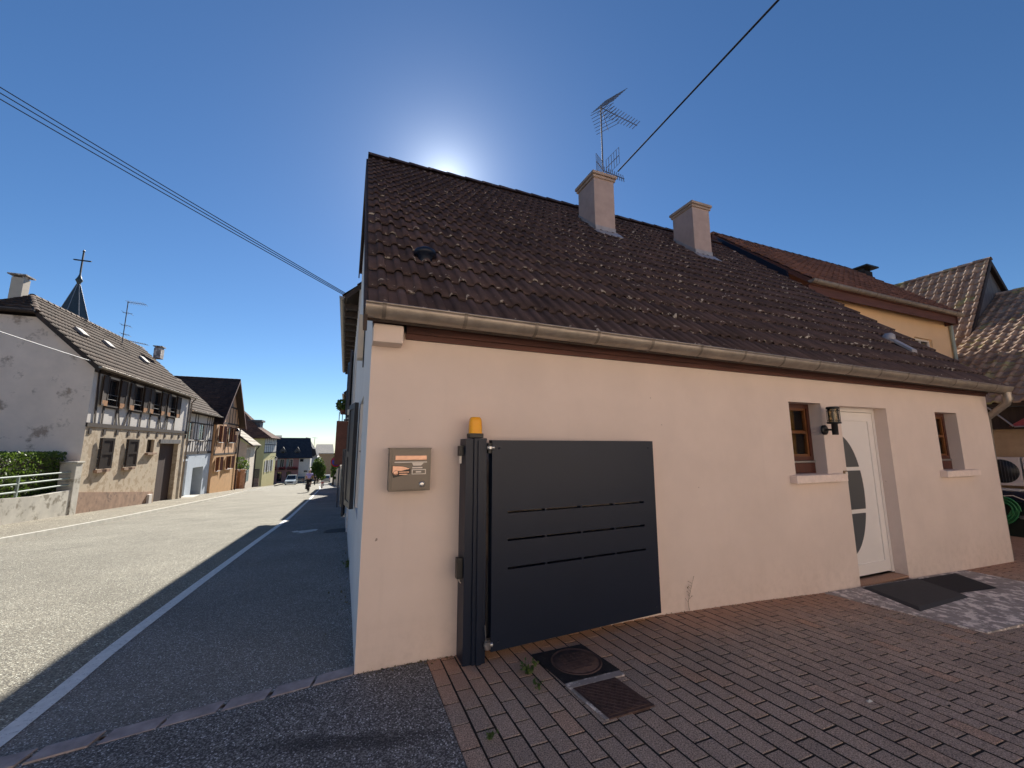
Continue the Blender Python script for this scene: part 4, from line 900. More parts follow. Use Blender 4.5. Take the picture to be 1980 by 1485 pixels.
def antenna(name, label, base, top, booms, r=.02):
    T = thing(name, label, 'antenna', base); q = MB(); q.tube([base, top], r, 6); q.build('mast', 'aer', T)
    for (A_, B_, n, el) in booms:
        q = MB(); A_, B_ = Vector(A_), Vector(B_); q.tube([A_, B_], r*.6, 5)
        for k in range(n): p = A_.lerp(B_, (k+.5)/n); q.tube([p-Vector(el)/2, p+Vector(el)/2], r*.4, 4)
        q.build('boom', 'aer', T)
    return T
Ab, At = U(237, 657, 1, 24.6), U(248, 583, 1, 24.6)
bm_ = [(U(246, 584, 1, 24.6), U(283, 589, 1, 24.6), 8, (.0, .7, 0)), (U(237, 604, 1, 24.6), U(256, 607, 1, 24.6), 2, (0, .8, 0)), (U(234, 628, 1, 24.6), U(253, 631, 1, 24.6), 2, (0, .9, 0)), (U(234, 645, 1, 24.6), U(250, 648, 1, 24.6), 2, (0, .9, 0)), (U(245, 658, 1, 24.6), U(286, 667, 1, 24.6), 9, (0, .6, 0))]
antenna('tv_antenna', 'dark mast with several crossbars on the roof of the ochre house', Ab-Vector((0, 0, .5)), At, bm_, .022)
# spire
SP = thing('church_spire', 'slate church spire with a cross rising behind the ochre house', 'church spire', (-31.3, 60, 0)); sx, sy2 = -31.3, 60
q = MB(); q.lathe((sx, sy2, 0), [(2.3, 10.5), (1.55, 16.2), (.16, 21.0), (0.0, 21.3)], 8, smooth=False); q.build('roof', 'slate', SP)
q = MB()
for k in range(8):
    t = 2*math.pi*k/8; q.tube([(sx+1.56*math.cos(t), sy2+1.56*math.sin(t), 16.2), (sx+.17*math.cos(t), sy2+.17*math.sin(t), 21.0)], .035, 5)
q.build('hip_flashing', 'lead', SP)
q = MB(); q.box(sx-1.9, sx+1.9, sy2-1.9, sy2+1.9, -4, 10.6); q.build('tower', 'beige', SP)
q = MB(); q.lathe((sx, sy2, 0), [(.12, 20.9), (.2, 21.2), (.36, 21.5), (.2, 21.85), (.1, 22.2), (.07, 22.6)], 10); q.build('finial', 'slate', SP)
q = MB(); q.box(sx-.07, sx+.07, sy2-.07, sy2+.07, 22.5, 25.1); q.box(sx-.75, sx+.75, sy2-.06, sy2+.06, 24.0, 24.14); q.lathe((sx, sy2, 25.1), [(0, 0), (.14, .1), (.1, .25), (0, .4)], 8)
for xx in (-.8, .8): q.lathe((sx+xx, sy2, 24.0), [(0, 0), (.1, .08), (0, .16)], 8)
q.build('cross', 'black', SP)
# ------------------------------------------------------------------ left house 2 (pale blue)
X2 = -10.0; Y2, Y3 = 29.3, 35.9
H2 = thing('house', 'narrow house with pale blue ground floor and white half-timbering above', 'house', (X2, 32, g(32))); F2 = Fr((X2, Y2, 0), (0, 1, 0), (1, 0, 0)); L2 = Y3-Y2
o2 = [[.3, 1.6, g(30), .58, .25], [2.8, 5.1, g(33.5)-.05, .07, .9], [.35, 1.7, .72, .92, .1]]
uz = (yz(366, 850, X2, Y2)[1], yz(366, 814, X2, Y2)[1]); u2 = [[*[yz(p, 830, X2, Y2)[0] for p in pr], uz[0], uz[1], .12] for pr in ((362, 374), (386, 397))]
q = MB(); b2 = 1.12; e2 = 3.95
wallp(q, F2, 0, L2, -4, b2, [tuple(o) for o in o2], .25, 0); wallp(q, F2, 0, L2, b2, e2, [tuple(o) for o in u2], .12, 1, n0=.0)
q.face([(X2, Y3, -4), (X2, Y3, e2), (X2-2.6, Y3, 6.5), (X2-5.2, Y3, e2), (X2-5.2, Y3, -4)], 1); q.build('wall', ['bluew', 'white'], H2)
for (a, b, c, d, dp_) in o2+u2: q = MB(); q.box(a-.05, b+.05, -dp_-.5, -dp_-.45, c, d+.1, fr=F2); q.build('room_wall', 'dark', H2)
q = MB(); beam(q, F2, 0, b2, L2, b2, .18, 0, .04); beam(q, F2, 0, e2-.08, L2, e2-.08, .14); beam(q, F2, 0, 2.0, L2, 2.0, .09)
for i in range(13): x = .05+i*(L2-.1)/12; (beam(q, F2, x, b2, x, e2, .1) if not any(o[0]-.02 < x < o[1]+.02 for o in u2) else beam(q, F2, x, b2, x, u2[0][2]-.05, .1))
for x in (.9, 2.8, 4.9): beam(q, F2, x, b2, x+.6, 2.0, .08)
beam(q, F2, 0, 3.2, L2, 3.2, .08, 0, .015); recalc(q.build('timber_frame', 'wood_dark', H2))
for o_ in u2: window(H2, F2, *o_[:4], .1, 'white', 'glass', 1, 1, .05, sill=(.05, .1, .06), sillm='white')
a, b, c, d, _ = o2[0]; q = MB(); q.box(a+.05, b, -.25, -.2, c, d, fr=F2); q.build('door', 'wood_door', H2)
a, b, c, d, _ = o2[1]; q = MB(); q.box(a, b, -.9, -.85, c, d, fr=F2); q.build('garage_door', 'dark', H2)
q = MB(); q.box(-.0, 2.1, .0, .8, g(30)-.2, g(30)+.16, fr=F2, bev=.03); q.box(.4, 2.6, .8, 1.15, g(30.3)-.3, g(30.3)+.02, fr=F2, bev=.03); q.build('doorstep', 'kerb', H2)
q = MB(); A_ = [Vector((X2+.45, Y3+.15, 3.9)), Vector((X2+.45, Y2-.4, 3.9)), Vector((X2-2.6, Y2-.4, 6.75)), Vector((X2-2.6, Y3+.15, 6.75))]
tiles(q, *A_, .26, .34, .04, 'wave', deck=1, deckmat=1, jit=.008); q.prism([A_[2], A_[3], A_[3]+Vector((-3, 0, -2.85)), A_[2]+Vector((-3, 0, -2.85))], (0, 0, -.1), 1); ridge(q, A_[2], A_[3]); q.build('roof', ['tile1', 'wood_dark'], H2)
gut(H2, (X2+.58, Y2-.3, 3.9), (X2+.58, Y3+.2, 3.88), .065, back=Vector((-1, 0, 0)), seams=3)
# ------------------------------------------------------------------ left house 3 (orange gable)
X3 = -9.85; Y4, Y5 = 36.0, 43.6; ym = (Y4+Y5)/2
H3 = thing('house', 'tall orange house with half-timbered gable and rust red shutters facing the street', 'house', (X3, ym, g(ym))); F3 = Fr((X3, Y4, 0), (0, 1, 0), (1, 0, 0)); L3 = Y5-Y4
pk = 7.35; ev = 3.55
o3 = [[*[yz(p, 900, X3, Y4)[0] for p in pr], yz(420, 910, X3, Y4)[1], yz(420, 884, X3, Y4)[1], .15] for pr in ((416.5, 424), (436, 446))]
u3 = [[*[yz(p, 840, X3, Y4)[0] for p in pr], yz(427, 855, X3, Y4)[1], yz(427, 823, X3, Y4)[1], .15] for pr in ((422.5, 431), (443, 452))]
for o_ in o3+u3: o_[0] = max(.4, o_[0]); o_[1] = min(L3-.3, o_[1])
q = MB(); b3 = .92; wallp(q, F3, 0, L3, -5, b3, [tuple(o) for o in o3], .15, 0); wallp(q, F3, 0, L3, b3, ev, [tuple(o) for o in u3], .15, 1, n0=-.0)
q.face([F3(0, 0, ev), F3(L3, 0, ev), F3(L3/2, 0, pk)], 1); q.face([F3(0, 0, -5), F3(0, -7, -5), F3(0, -7, ev), F3(0, 0, ev)], 1); q.face([F3(L3, 0, -5), F3(L3, -7, -5), F3(L3, -7, ev), F3(L3, 0, ev)], 1)
q.build('wall', ['orange', 'peachp'], H3)
q = MB()
for (z, hw) in ((b3, L3/2), (ev, L3/2), (5.05, 2.35), (6.2, 1.15)): beam(q, F3, L3/2-hw, z, L3/2+hw, z, .14)
for i in range(8):
    x = .08+i*(L3-.16)/7
    if not any(o_[0]-.1 < x < o_[1]+.1 for o_ in u3): beam(q, F3, x, b3, x, ev, .12)
for i in range(1, 8): x = i*L3/8; beam(q, F3, x, ev, x, min(5.05, ev+(L3/2-abs(x-L3/2))*1.0), .1)
for x in (L3/2-.6, L3/2+.6): beam(q, F3, x, 5.05, x, 6.2, .1)
beam(q, F3, 3.1, b3, 3.8, 2.2, .1); beam(q, F3, 4.6, b3, 3.9, 2.2, .1); beam(q, F3, 0.2, b3, .9, 2.4, .1); beam(q, F3, L3-.2, b3, L3-.9, 2.4, .1)
recalc(q.build('timber_frame', M['wood_or'], H3))
q = MB(); q.box(L3/2-.55, L3/2+.55, 0, .05, 5.1, 6.15, fr=F3); q.build('gable_shutter', 'wood_grey', H3)
for o_ in o3+u3:
    window(H3, F3, *o_[:4], .12, 'shutr', 'glass', 1, 0, .05, sill=(.06, .1, .06), sillm='pvc'); sw = .42
    shutter(H3, F3, o_[0]-.02, o_[0]-.02-sw, o_[2], o_[3], .03, 'shutr', ang=R(25)); shutter(H3, F3, o_[1]+.02, o_[1]+.02+sw, o_[2], o_[3], .03, 'shutr', ang=R(12))
q = MB(); s3 = (pk+.25-(ev-.25))/(L3/2+.35); f3 = X3+.5; bk3 = X3-9
A_ = [Vector((bk3, Y4-.35, ev-.2)), Vector((f3, Y4-.35, ev-.2)), Vector((f3, ym, pk+.22)), Vector((bk3, ym, pk+.22))]
tiles(q, *A_, .3, .34, .03, 'wave', deck=1, deckmat=1); B_ = [Vector((f3, Y5+.35, ev-.2)), Vector((bk3, Y5+.35, ev-.2)), A_[3], A_[2]]; tiles(q, *B_, .6, .5, .03, 'wave', deckmat=1); ridge(q, A_[3], A_[2]); q.build('roof', ['tiledark', 'wood_dark'], H3)
q = MB(); q.prism([(f3+.01, Y5+.35, ev-.2), (f3+.01, ym, pk+.2), (f3+.01, ym, pk-.05), (f3+.01, Y5+.35, ev-.45)], (.04, 0, 0)); q.prism([(f3+.01, Y4-.35, ev-.2), (f3+.01, ym, pk+.2), (f3+.01, ym, pk-.05), (f3+.01, Y4-.35, ev-.45)], (.04, 0, 0)); recalc(q.build('barge_board', 'wood_red', H3))
q = MB(); q.tube([(X3+.12, Y5-.05, ev-.3), (X3+.12, Y5-.05, g(Y5))], .06, 8); q.build('downpipe', 'wood_dark', H3)
# street lanterns on brackets
def lantern(name, label, base, out, s=1.0, cream='cream'):
    T = thing(name, label, 'street lamp', base); b = Vector(base); o_ = Vector(out); q = MB(); q.tube([b, b+o_*.5+Vector((0, 0, .12*s)), b+o_+Vector((0, 0, .05*s))], .02*s, 6); q.tube([b-Vector((0, 0, .35*s)), b+o_*.6+Vector((0, 0, .08*s))], .014*s, 6); q.build('bracket', 'black', T)
    c = b+o_-Vector((0, 0, .02*s)); q = MB(); q.lathe(c, [(.0, .14*s), (.1*s, .06*s), (.22*s, -.1*s), (.22*s, -.13*s)], 8, smooth=False); q.build('lamp_top', 'black', T)
    q = MB(); q.lathe(c, [(.2*s, -.13*s), (.13*s, -.45*s), (0, -.45*s)], 6, smooth=False); q.build('lamp_glass', cream, T)
lantern('street_lantern', 'street lantern on a bracket across the half-timbered orange house', (X3+.02, ym-.6, 3.0), (.8, 0, 0))
# ------------------------------------------------------------------ left house 4 (small, pale roof)
H4 = thing('house', 'small beige house with sunlit pale roof beside the orange gable', 'house', (-12.5, 60, g(60)))
cA = Vector((U(470, 943, 1, 58).x, 58, 0)); y4b = 70; cB = Vector((U(487, 941, 1, y4b).x, y4b, 0)); F4 = Fr(cA, cB-cA, (1, 0, 0)); F4.N = Vector((F4.U.y, -F4.U.x, 0)); L4 = (cB-cA).length; e4 = U(487, 860, 1, 62).z
q = MB(); o4 = [[.3, 2.1, e4-2.4, e4-.5, .12], [2.8, 4.6, e4-2.4, e4-.5, .12], [.5, 1.9, g(58)+.8, g(58)+2.9, .12]]
wallp(q, F4, 0, L4, -8, e4, [tuple(o) for o in o4], .12, 0); q.face([F4(0, 0, -8), F4(0, -6, -8), F4(0, -6, e4+3.2), F4(0, -4.6, e4+3.2), F4(0, 0, e4)], 0); q.build('wall', 'beige', H4)
for o_ in o4[:2]: window(H4, F4, *o_[:4], .1, 'white', 'glass', 2, 0, .1)
o_ = o4[2]; window(H4, F4, *o_[:4], .1, 'white', 'glass', 1, 0, .08); shutter(H4, F4, o_[0]-.02, o_[0]-.5, o_[2], o_[3], .03, 'shutg', ang=R(20)); shutter(H4, F4, o_[1]+.02, o_[1]+.9, o_[2], o_[3], .03, 'shutg', ang=R(10))
q = MB(); A_ = [F4(L4+.4, .7, e4-.1), F4(-.8, .7, e4-.1), F4(-.8, -4.6, e4+4.3), F4(L4+.4, -4.6, e4+4.3)]; tiles(q, *A_, .5, .8, .05, 'wave', deckmat=1, deck_t=.15, lip=.05); q.build('roof', ['tilepale', 'wood_dark'], H4)
q = MB(); q.tube([F4(L4, .5, e4-.2), F4(L4, .1, e4-.8), F4(L4, .1, -6)], .09, 6); q.build('downpipe', 'wood_dark', H4)
# orange gate with pillars and shrub between house 3 and 4
gy = 50.0; gxa, gxb = U(455, 930, 1, gy).x, U(466, 930, 1, gy).x; PG = thing('yard_gate', 'varnished orange wooden gate between two stone pillars beside the orange house', 'gate', ((gxa+gxb)/2, gy, g(gy)))
zt4 = U(460, 912, 1, gy).z; q = MB(); q.box(gxa+.15, gxb-.1, gy, gy+.08, g(gy)-.2, zt4); 
for i in range(5): q.box(gxa+.2+i*.16, gxa+.28+i*.16, gy-.03, gy, g(gy)+.2, zt4-.15)
q.build('leaf', 'wood_amber', PG)
for x in (gxa-.25, gxb-.1): q = MB(); q.box(x, x+.4, gy-.1, gy+.4, g(gy)-.3, zt4+.1); q.box(x-.05, x+.45, gy-.15, gy+.45, zt4+.1, zt4+.25); q.build('pillar', 'plinth', PG)
def leaves(q, n, fn, s, m=0):
    for _ in range(n):
        p = Vector(fn()); a = Vector((random.gauss(0, 1), random.gauss(0, 1), random.gauss(0, 1))).normalized(); b = a.orthogonal().normalized(); b = (b*math.cos(random.random()*6)+a.cross(b)*math.sin(random.random()*6)); l = s*random.uniform(.6, 1.3); c = a.cross(b)
        q.face([p-b*l*.5, p+c*l*.28, p+b*l*.5, p-c*l*.28], m)
def blob(c, r):
    def f():
        while True:
            v = Vector((random.uniform(-1, 1), random.uniform(-1, 1), random.uniform(-1, 1)))
            if v.length < 1: break
        v = v.normalized()*(v.length**.4); return (c[0]+v.x*r[0], c[1]+v.y*r[1], c[2]+v.z*r[2])
    return f
def plant(name, label, cat, base, blobs, n, s, leaf='leaf2', trunkr=.1, group=None):
    T = thing(name, label, cat, base, group); q = MB(); tot = sum(b[1][0]*b[1][1]*b[1][2] for b in blobs)
    for (c, r) in blobs: leaves(q, int(n*r[0]*r[1]*r[2]/tot)+20, blob(c, r), s)
    q.build('crown', leaf, T); q = MB(); B = Vector(base); cz_ = sum(b[0][2] for b in blobs)/len(blobs); cx_ = sum(b[0][0] for b in blobs)/len(blobs); cy_ = sum(b[0][1] for b in blobs)/len(blobs); m_ = Vector((cx_, cy_, cz_)); q.tube([B, B.lerp(m_, .5)+Vector((.03, 0, 0)), m_], [trunkr, trunkr*.7, trunkr*.35], 7)
    for (c, r) in blobs: q.tube([B.lerp(m_, .6), Vector(c)], [trunkr*.45, trunkr*.12], 5)
    q.build('trunk', 'bark', T); return T
sx4, sz4 = U(463, 895, 1, 52).x, U(463, 895, 1, 52).z
plant('shrub', 'leafy green shrub spilling over the wall above the orange gate', 'shrub', (sx4, 52, g(52)), [((sx4, 52, sz4), (.7, .7, .7)), ((sx4+.5, 52.3, sz4-.3), (.5, .5, .6)), ((sx4-.5, 52, sz4+.2), (.4, .4, .5))], 700, .2, 'leaf')
# ------------------------------------------------------------------ left house 5 (yellow, hipped)
y5 = 84; cx5 = U(508, 900, 1, y5).x; e5 = U(500, 846, 1, y5).z; H5 = thing('house', 'tall yellow house with steep brown hipped roof further down the street', 'house', (cx5, y5, g(y5)))
F5 = Fr((cx5-9, y5, 0), (1, 0, 0), (0, -1, 0)); F5b = Fr((cx5, y5, 0), (0.0, 1, 0), (1, 0, 0)); F5b.U = Vector((.06, 1, 0)).normalized()
q = MB(); wallp(q, F5, 0, 9, -9, e5, [], .1, 0); so = [[2, 3.4, e5-6.4, e5-4.2, .1], [5.5, 6.9, e5-6.4, e5-4.2, .1]]; wallp(q, F5b, 0, 10, -9, e5-2.8, [tuple(o) for o in so], .1, 0); wallp(q, F5b, 0, 10, e5-2.8, e5, [], .1, 1); q.build('wall', ['yellow', 'white'], H5)
for o_ in so: window(H5, F5b, *o_[:4], .08, 'white', 'glass', 1, 0, .1); shutter(H5, F5b, o_[0]-.05, o_[0]-.75, o_[2], o_[3], .03, 'white'); shutter(H5, F5b, o_[1]+.05, o_[1]+.75, o_[2], o_[3], .03, 'white')
q = MB(); 
for i in range(7): beam(q, F5b, .1+i*1.6, e5-2.8, .1+i*1.6, e5, .16)
beam(q, F5b, 0, e5-2.8, 10, e5-2.8, .2); beam(q, F5b, 0, e5-1.3, 10, e5-1.3, .12); recalc(q.build('timber_frame', 'wood_dark', H5))
rz5 = U(463, 786, 1, y5+5).z; rx5 = U(463, 786, 1, y5+5).x; c5 = cx5+1.2
q = MB(); Ea, Eb = Vector((cx5-14, y5-.6, e5-.1)), Vector((c5, y5-.6, e5-.1)); midx, midz = cx5-1.6, e5+1.9
Ma, Mb_ = Vector((cx5-14, y5+1.6, midz)), Vector((midx, y5+1.6, midz)); Ra, Rb = Vector((cx5-14, y5+5, rz5)), Vector((rx5, y5+5, rz5))
tiles(q, Ea, Eb, Mb_, Ma, .6, .5, .03, 'wave', deckmat=1); tiles(q, Ma, Mb_, Rb, Ra, .6, .5, .03, 'wave', deckmat=1)
Ec, Mc = Vector((c5, y5+10.6, e5-.1)), Vector((midx, y5+8.4, midz)); tiles(q, Eb, Ec, Mc, Mb_, .6, .5, .03, 'wave', deckmat=1); tiles(q, Mb_, Mc, Rb, Rb, .6, .5, .03, 'wave', deckmat=1)
q.prism([Ec, Ec-Vector((14, 0, 0)), Ra, Rb, Mc], (0, 0, -.1), 1); q.build('roof', ['tilered', 'wood_dark'], H5)
dx5, dz5 = U(497, 820, 1, y5+4).x, U(497, 820, 1, y5+4).z; q = MB(); q.box(dx5-1.0, dx5+.7, y5+3, y5+6, dz5-2, dz5+.4); q.box(dx5-1.4, dx5+1.0, y5+2.7, y5+6.3, dz5+.4, dz5+.75); q.build('dormer', 'wood_grey', H5)
ga, gb = U(487, 930, 1, 80).x, U(500, 930, 1, 80).x; zr = g(80); T = thing('balcony_fence', 'short dark railing on a low pink wall in front of the yellow house', 'railing', ((ga+gb)/2, 80, zr)); q = MB(); q.box(ga, gb, 80, 80.2, zr-.2, U(490, 925, 1, 80).z); q.build('wall', 'plinth', T)
q = MB(); zt5, zb5 = U(490, 908, 1, 80).z, U(490, 925, 1, 80).z; q.box(ga, gb, 80.05, 80.13, zt5, zt5+.1)
for i in range(12): x = ga+(gb-ga)*(i+.5)/12; q.box(x-.03, x+.03, 80.06, 80.12, zb5, zt5)
q.build('railing', 'wood_dark', T)
# ------------------------------------------------------------------ house 6 (pink, facing up the street)
y6 = 104; xa6, xm6, xb6 = U(514, 900, 1, y6).x, U(577.5, 900, 1, y6).x, U(599, 900, 1, y6).x; e6 = U(550, 885.5, 1, y6).z; r6 = U(560, 846.5, 1, y6+5).z
H6 = thing('house', 'pink and white house with dark roof, dormers and red flower boxes closing the street', 'house', ((xa6+xb6)/2, y6, g(y6))); F6 = Fr((xa6, y6, 0), (1, 0, 0), (0, -1, 0)); L6 = xb6-xa6; m6 = xm6-xa6
ux = lambda px: U(px, 900, 1, y6).x-xa6
uz_ = lambda py: U(550, py, 1, y6).z
o6 = [[ux(a), ux(b), uz_(903.5), uz_(887.5), .15] for a, b in ((523.5, 532), (540.5, 549), (557.5, 566))]; l6 = [[ux(a), ux(b), uz_(931), uz_(912), .2] for a, b in ((521, 530), (537, 546), (555, 564))]
q = MB(); wallp(q, F6, 0, m6, -10, e6, [tuple(o) for o in o6+l6], .15, 0); wallp(q, F6, m6, L6, -10, e6, [], .15, 1); q.face([F6(L6, 0, -10), F6(L6, -9, -10), F6(L6, -9, e6), F6(L6, 0, e6)], 1); q.build('wall', ['pink', 'white'], H6)
for o_ in o6+l6:
    window(H6, F6, *o_[:4], .12, 'white' if o_ in o6 else 'wood_dark', 'glass', 1, 0, .1); 
    if o_ in o6: shutter(H6, F6, o_[0]-.03, o_[0]-.45, o_[2], o_[3], .03, 'shutg')
q = MB(); q.box(ux(579.5), ux(586), .02, .25, uz_(893), uz_(888), fr=F6); q.build('wall_unit', 'dark', H6)
for (a, b) in ((521, 535), (540, 552), (556, 576)):
    q = MB(); q.box(ux(a), ux(b), .05, .4, uz_(908.5), uz_(906.5), fr=F6); o = q.build('flower_box', 'wood_dark', H6); q = MB(); zc = uz_(905.5)
    leaves(q, 160, lambda: F6(random.uniform(ux(a), ux(b)), random.uniform(.05, .5), zc+random.uniform(-.3, .35)), .22); q.build('geraniums', 'flower', o)
q = MB(); A_ = [Vector((xa6-.5, y6-.5, e6-.05)), Vector((xb6+.5, y6-.5, e6-.05)), Vector((xb6-.6, y6+5, r6)), Vector((xa6+1.2, y6+5, r6))]; tiles(q, *A_, .5, .4, .01, 'flat', deckmat=1); q.prism([A_[3], A_[2], A_[2]+Vector((.6, 5, -5.6)), A_[3]+Vector((-1, 5, -5.6))], (0, 0, -.1), 1); q.build('roof', ['tileslate', 'wood_dark'], H6)
for px in (521, 547.5, 575.5):
    cxd = U(px, 873, 1, y6+1.3).x; zd0, zd1, zdp = U(px, 880, 1, y6+1).z, U(px, 872.5, 1, y6+1).z, U(px, 866, 1, y6+1).z; q = MB(); q.box(cxd-.48, cxd+.48, y6+.9, y6+3, zd0-.2, zd1); q.prism([(cxd-.48, y6+.9, zd1), (cxd+.48, y6+.9, zd1), (cxd, y6+.9, zdp)], (0, 2.5, 0)); o = recalc(q.build('dormer', 'wood_grey', H6))
    q = MB(); q.box(cxd-.3, cxd+.3, y6+.86, y6+.9, zd0+.1, zd1-.05); q.build('pane', 'glass', o); q = MB()
    for s_ in (-1, 1): q.prism([(cxd+s_*.7, y6+.8, zd1-.25), (cxd, y6+.8, zdp+.05), (cxd, y6+.8, zdp+.22), (cxd+s_*.75, y6+.8, zd1-.12)], (0, 2.6, 0))
    recalc(q.build('dormer_roof', M['wood_grey'], o))
# house 7: white gable behind
y7 = 112; H7 = thing('house', 'white gabled house with grey roof just behind the pink house', 'house', (U(600, 900, 1, y7).x, y7, g(y7))); P7 = lambda px, py: U(px, py, 1, y7)
q = MB(); pts = [P7(588, 935), P7(588, 850), P7(593, 847), P7(612, 880), P7(618, 892), P7(618, 935)]; q.prism(pts, (0, 8, 0)); recalc(q.build('wall', 'white', H7))
q = MB(); q.prism([P7(592, 846)+Vector((0, -.4, .1)), P7(613, 881)+Vector((0, -.4, .1)), P7(613, 881)+Vector((0, -.4, -.25)), P7(592, 846)+Vector((0, -.4, -.25))], (0, 9, 0)); recalc(q.build('roof', 'tileslate', H7))
q = MB(); q.prism([P7(603, 867)+Vector((0, -.7, 0)), P7(610, 868)+Vector((0, -.7, 0)), P7(612, 878)+Vector((0, -.7, 0)), P7(606, 883)+Vector((0, -.7, 0)), P7(602, 878)+Vector((0, -.7, 0))], (0, .7, 0)); recalc(q.build('lean_to_roof', 'tileslate', H7))
Am = P7(607, 866); antenna('tv_antenna', 'thin aerial above the white gable at the end of the street', Am, P7(609, 846), [(P7(604, 846), P7(614, 847), 5, (0, .8, 0))], .05)
# far building with pale roof
y8 = 135; P8 = lambda px, py: U(px, py, 1, y8); H8 = thing('house', 'far house with pale pinkish roof behind the street tree', 'house', (P8(628, 900).x, y8, g(y8)))
q = MB(); q.box(P8(612, 900).x, P8(650, 900).x, y8, y8+8, -12, P8(628, 876).z); q.build('wall', 'tan', H8); q = MB(); q.prism([P8(606, 876)+Vector((0, -.6, 0)), P8(646, 876)+Vector((0, -.6, 0)), P8(643, 862)+Vector((0, 5, .5)), P8(610, 862)+Vector((0, 5, .5))], (0, 0, -.3)); q.prism([P8(612, 862)+Vector((0, 5, 0)), P8(632, 862)+Vector((0, 5, 0)), P8(632, 860.5)+Vector((0, 5, 0)), P8(612, 860.5)+Vector((0, 5, 0))], (0, 1, 0)); recalc(q.build('roof', 'tilepale', H8))
y9 = 120; P9 = lambda px, py: U(px, py, 1, y9); H9 = thing('house', 'distant house with grey roof peeping over the dark roof of the pink house', 'house', (P9(528, 900).x, y9, g(y9)))
q = MB(); q.box(P9(515, 900).x, P9(542, 900).x, y9, y9+8, -12, P9(528, 846).z); q.build('wall', 'beige', H9); q = MB(); q.prism([P9(510, 848), P9(545, 848), P9(541, 841)+Vector((0, 4, 0)), P9(520, 841)+Vector((0, 4, 0))], (0, 0, -.3)); recalc(q.build('roof', 'tileslate', H9))
# trees
def tree(px, py0, py1, y, wpx, label, n=3500, s=.3, leaf='leaf2', gr=None):
    c = U(px, (py0+py1)/2, 1, y); top = U(px, py0, 1, y).z; bot = g(y); hw = abs(U(px+wpx/2, py1, 1, y).x-c.x); h = top-bot; bl = []
    for i in range(11):
        t = i/10; rr = hw*(.55+.45*math.sin(math.pi*min(1, t+.1)))*.62; ang = i*2.4
        bl.append(((c.x+math.cos(ang)*hw*.45*(1-t*.6), y+math.sin(ang)*hw*.45, bot+h*(.22+.62*t)), (rr, rr, rr*.9)))
    return plant('tree', label, 'tree', (c.x, y, bot-.1), bl, n, s, leaf, .16, gr)
tree(615, 880, 932, 97, 32, 'dense green tree on the corner behind the square sign', 5200, .34)
tree(650, 862, 905, 88, 16, 'light green tree rising over the wall on the right of the street', 1800, .3, 'leaf')
tree(646, 874, 915, 72, 10, 'small bushy tree overhanging the right-hand garden wall', 1200, .24, 'leaf')
# ------------------------------------------------------------------ low wall, rails, hedge
XW = -9.4
LW = thing('garden_wall', 'low weathered white garden wall with square pillar and three metal rails', 'wall', (XW, 15, g(15)))
q = MB(); za, zb_ = yz(0, 966, XW)[1], yz(120, 950, XW)[1]; ya = 8.0; yb = 17.25
q.prism([(XW, ya, -1.5), (XW, yb, -1.5), (XW, yb, zb_), (XW, 15.2, zb_-.03), (XW, 13.6, za+.02), (XW, ya, za)], (-.22, 0, 0)); M['oldw'] = simple('weathered_white_wall', (.60, .57, .50), .9, var=.15, scale=2, bs=.5, bscale=25, stain=(2.2, .54, (.20, .17, .12), .75)); recalc(q.build('wall', 'oldw', LW))
q = MB(); zp = yz(140, 896, XW)[1]; q.box(XW-.42, XW+.03, 17.0, 17.42, -1.6, zp, bev=.02); q.box(XW-.46, XW+.07, 16.96, 17.46, zp+.001, zp+.06, bev=.01); q.build('pillar', 'oldw', LW)
for k, (z0_, z1_) in enumerate(((922, 914), (936, 926), (951, 938))):
    q = MB(); A_ = Vector((XW-.1, ya, yz(0, z0_, XW)[1])); B_ = Vector((XW-.1, 17.0, yz(130, z1_, XW)[1])); q.tube([A_, Vector((XW-.1, 14.4, yz(50, z0_-1, XW)[1])), B_], .028, 8); q.build('rail', 'aer2', LW) if False else q.build('rail', 'shutg', LW)
for yy in (11.4, 14.4): q = MB(); q.box(XW-.13, XW-.07, yy-.03, yy+.03, za-.1, yz(50, 921, XW)[1]); q.build('rail_post', 'shutg', LW)
HG = thing('hedge', 'clipped green hedge behind the low white wall', 'hedge', (XW-1, 13, g(13))); q = MB(); zh = yz(60, 876, XW-.45)[1]
def hp():
    f = random.random()
    if f < .55: return (XW-.42-random.random()**2*.25, random.uniform(8, 17.3), random.uniform(-1, zh))
    if f < .85: return (random.uniform(XW-2.2, XW-.42), random.uniform(8, 17.3), zh-random.random()**2*.2+random.uniform(-.03, .04))
    return (random.uniform(XW-2.2, XW-.42), 17.3-random.random()**2*.3, random.uniform(-1, zh))
leaves(q, 26000, hp, .085); q.build('foliage', 'leaf', HG)
q = MB(); q.box(XW-2.1, XW-.6, 8, 17.1, -1.2, zh-.16); q.build('branches', M['bark'], HG)
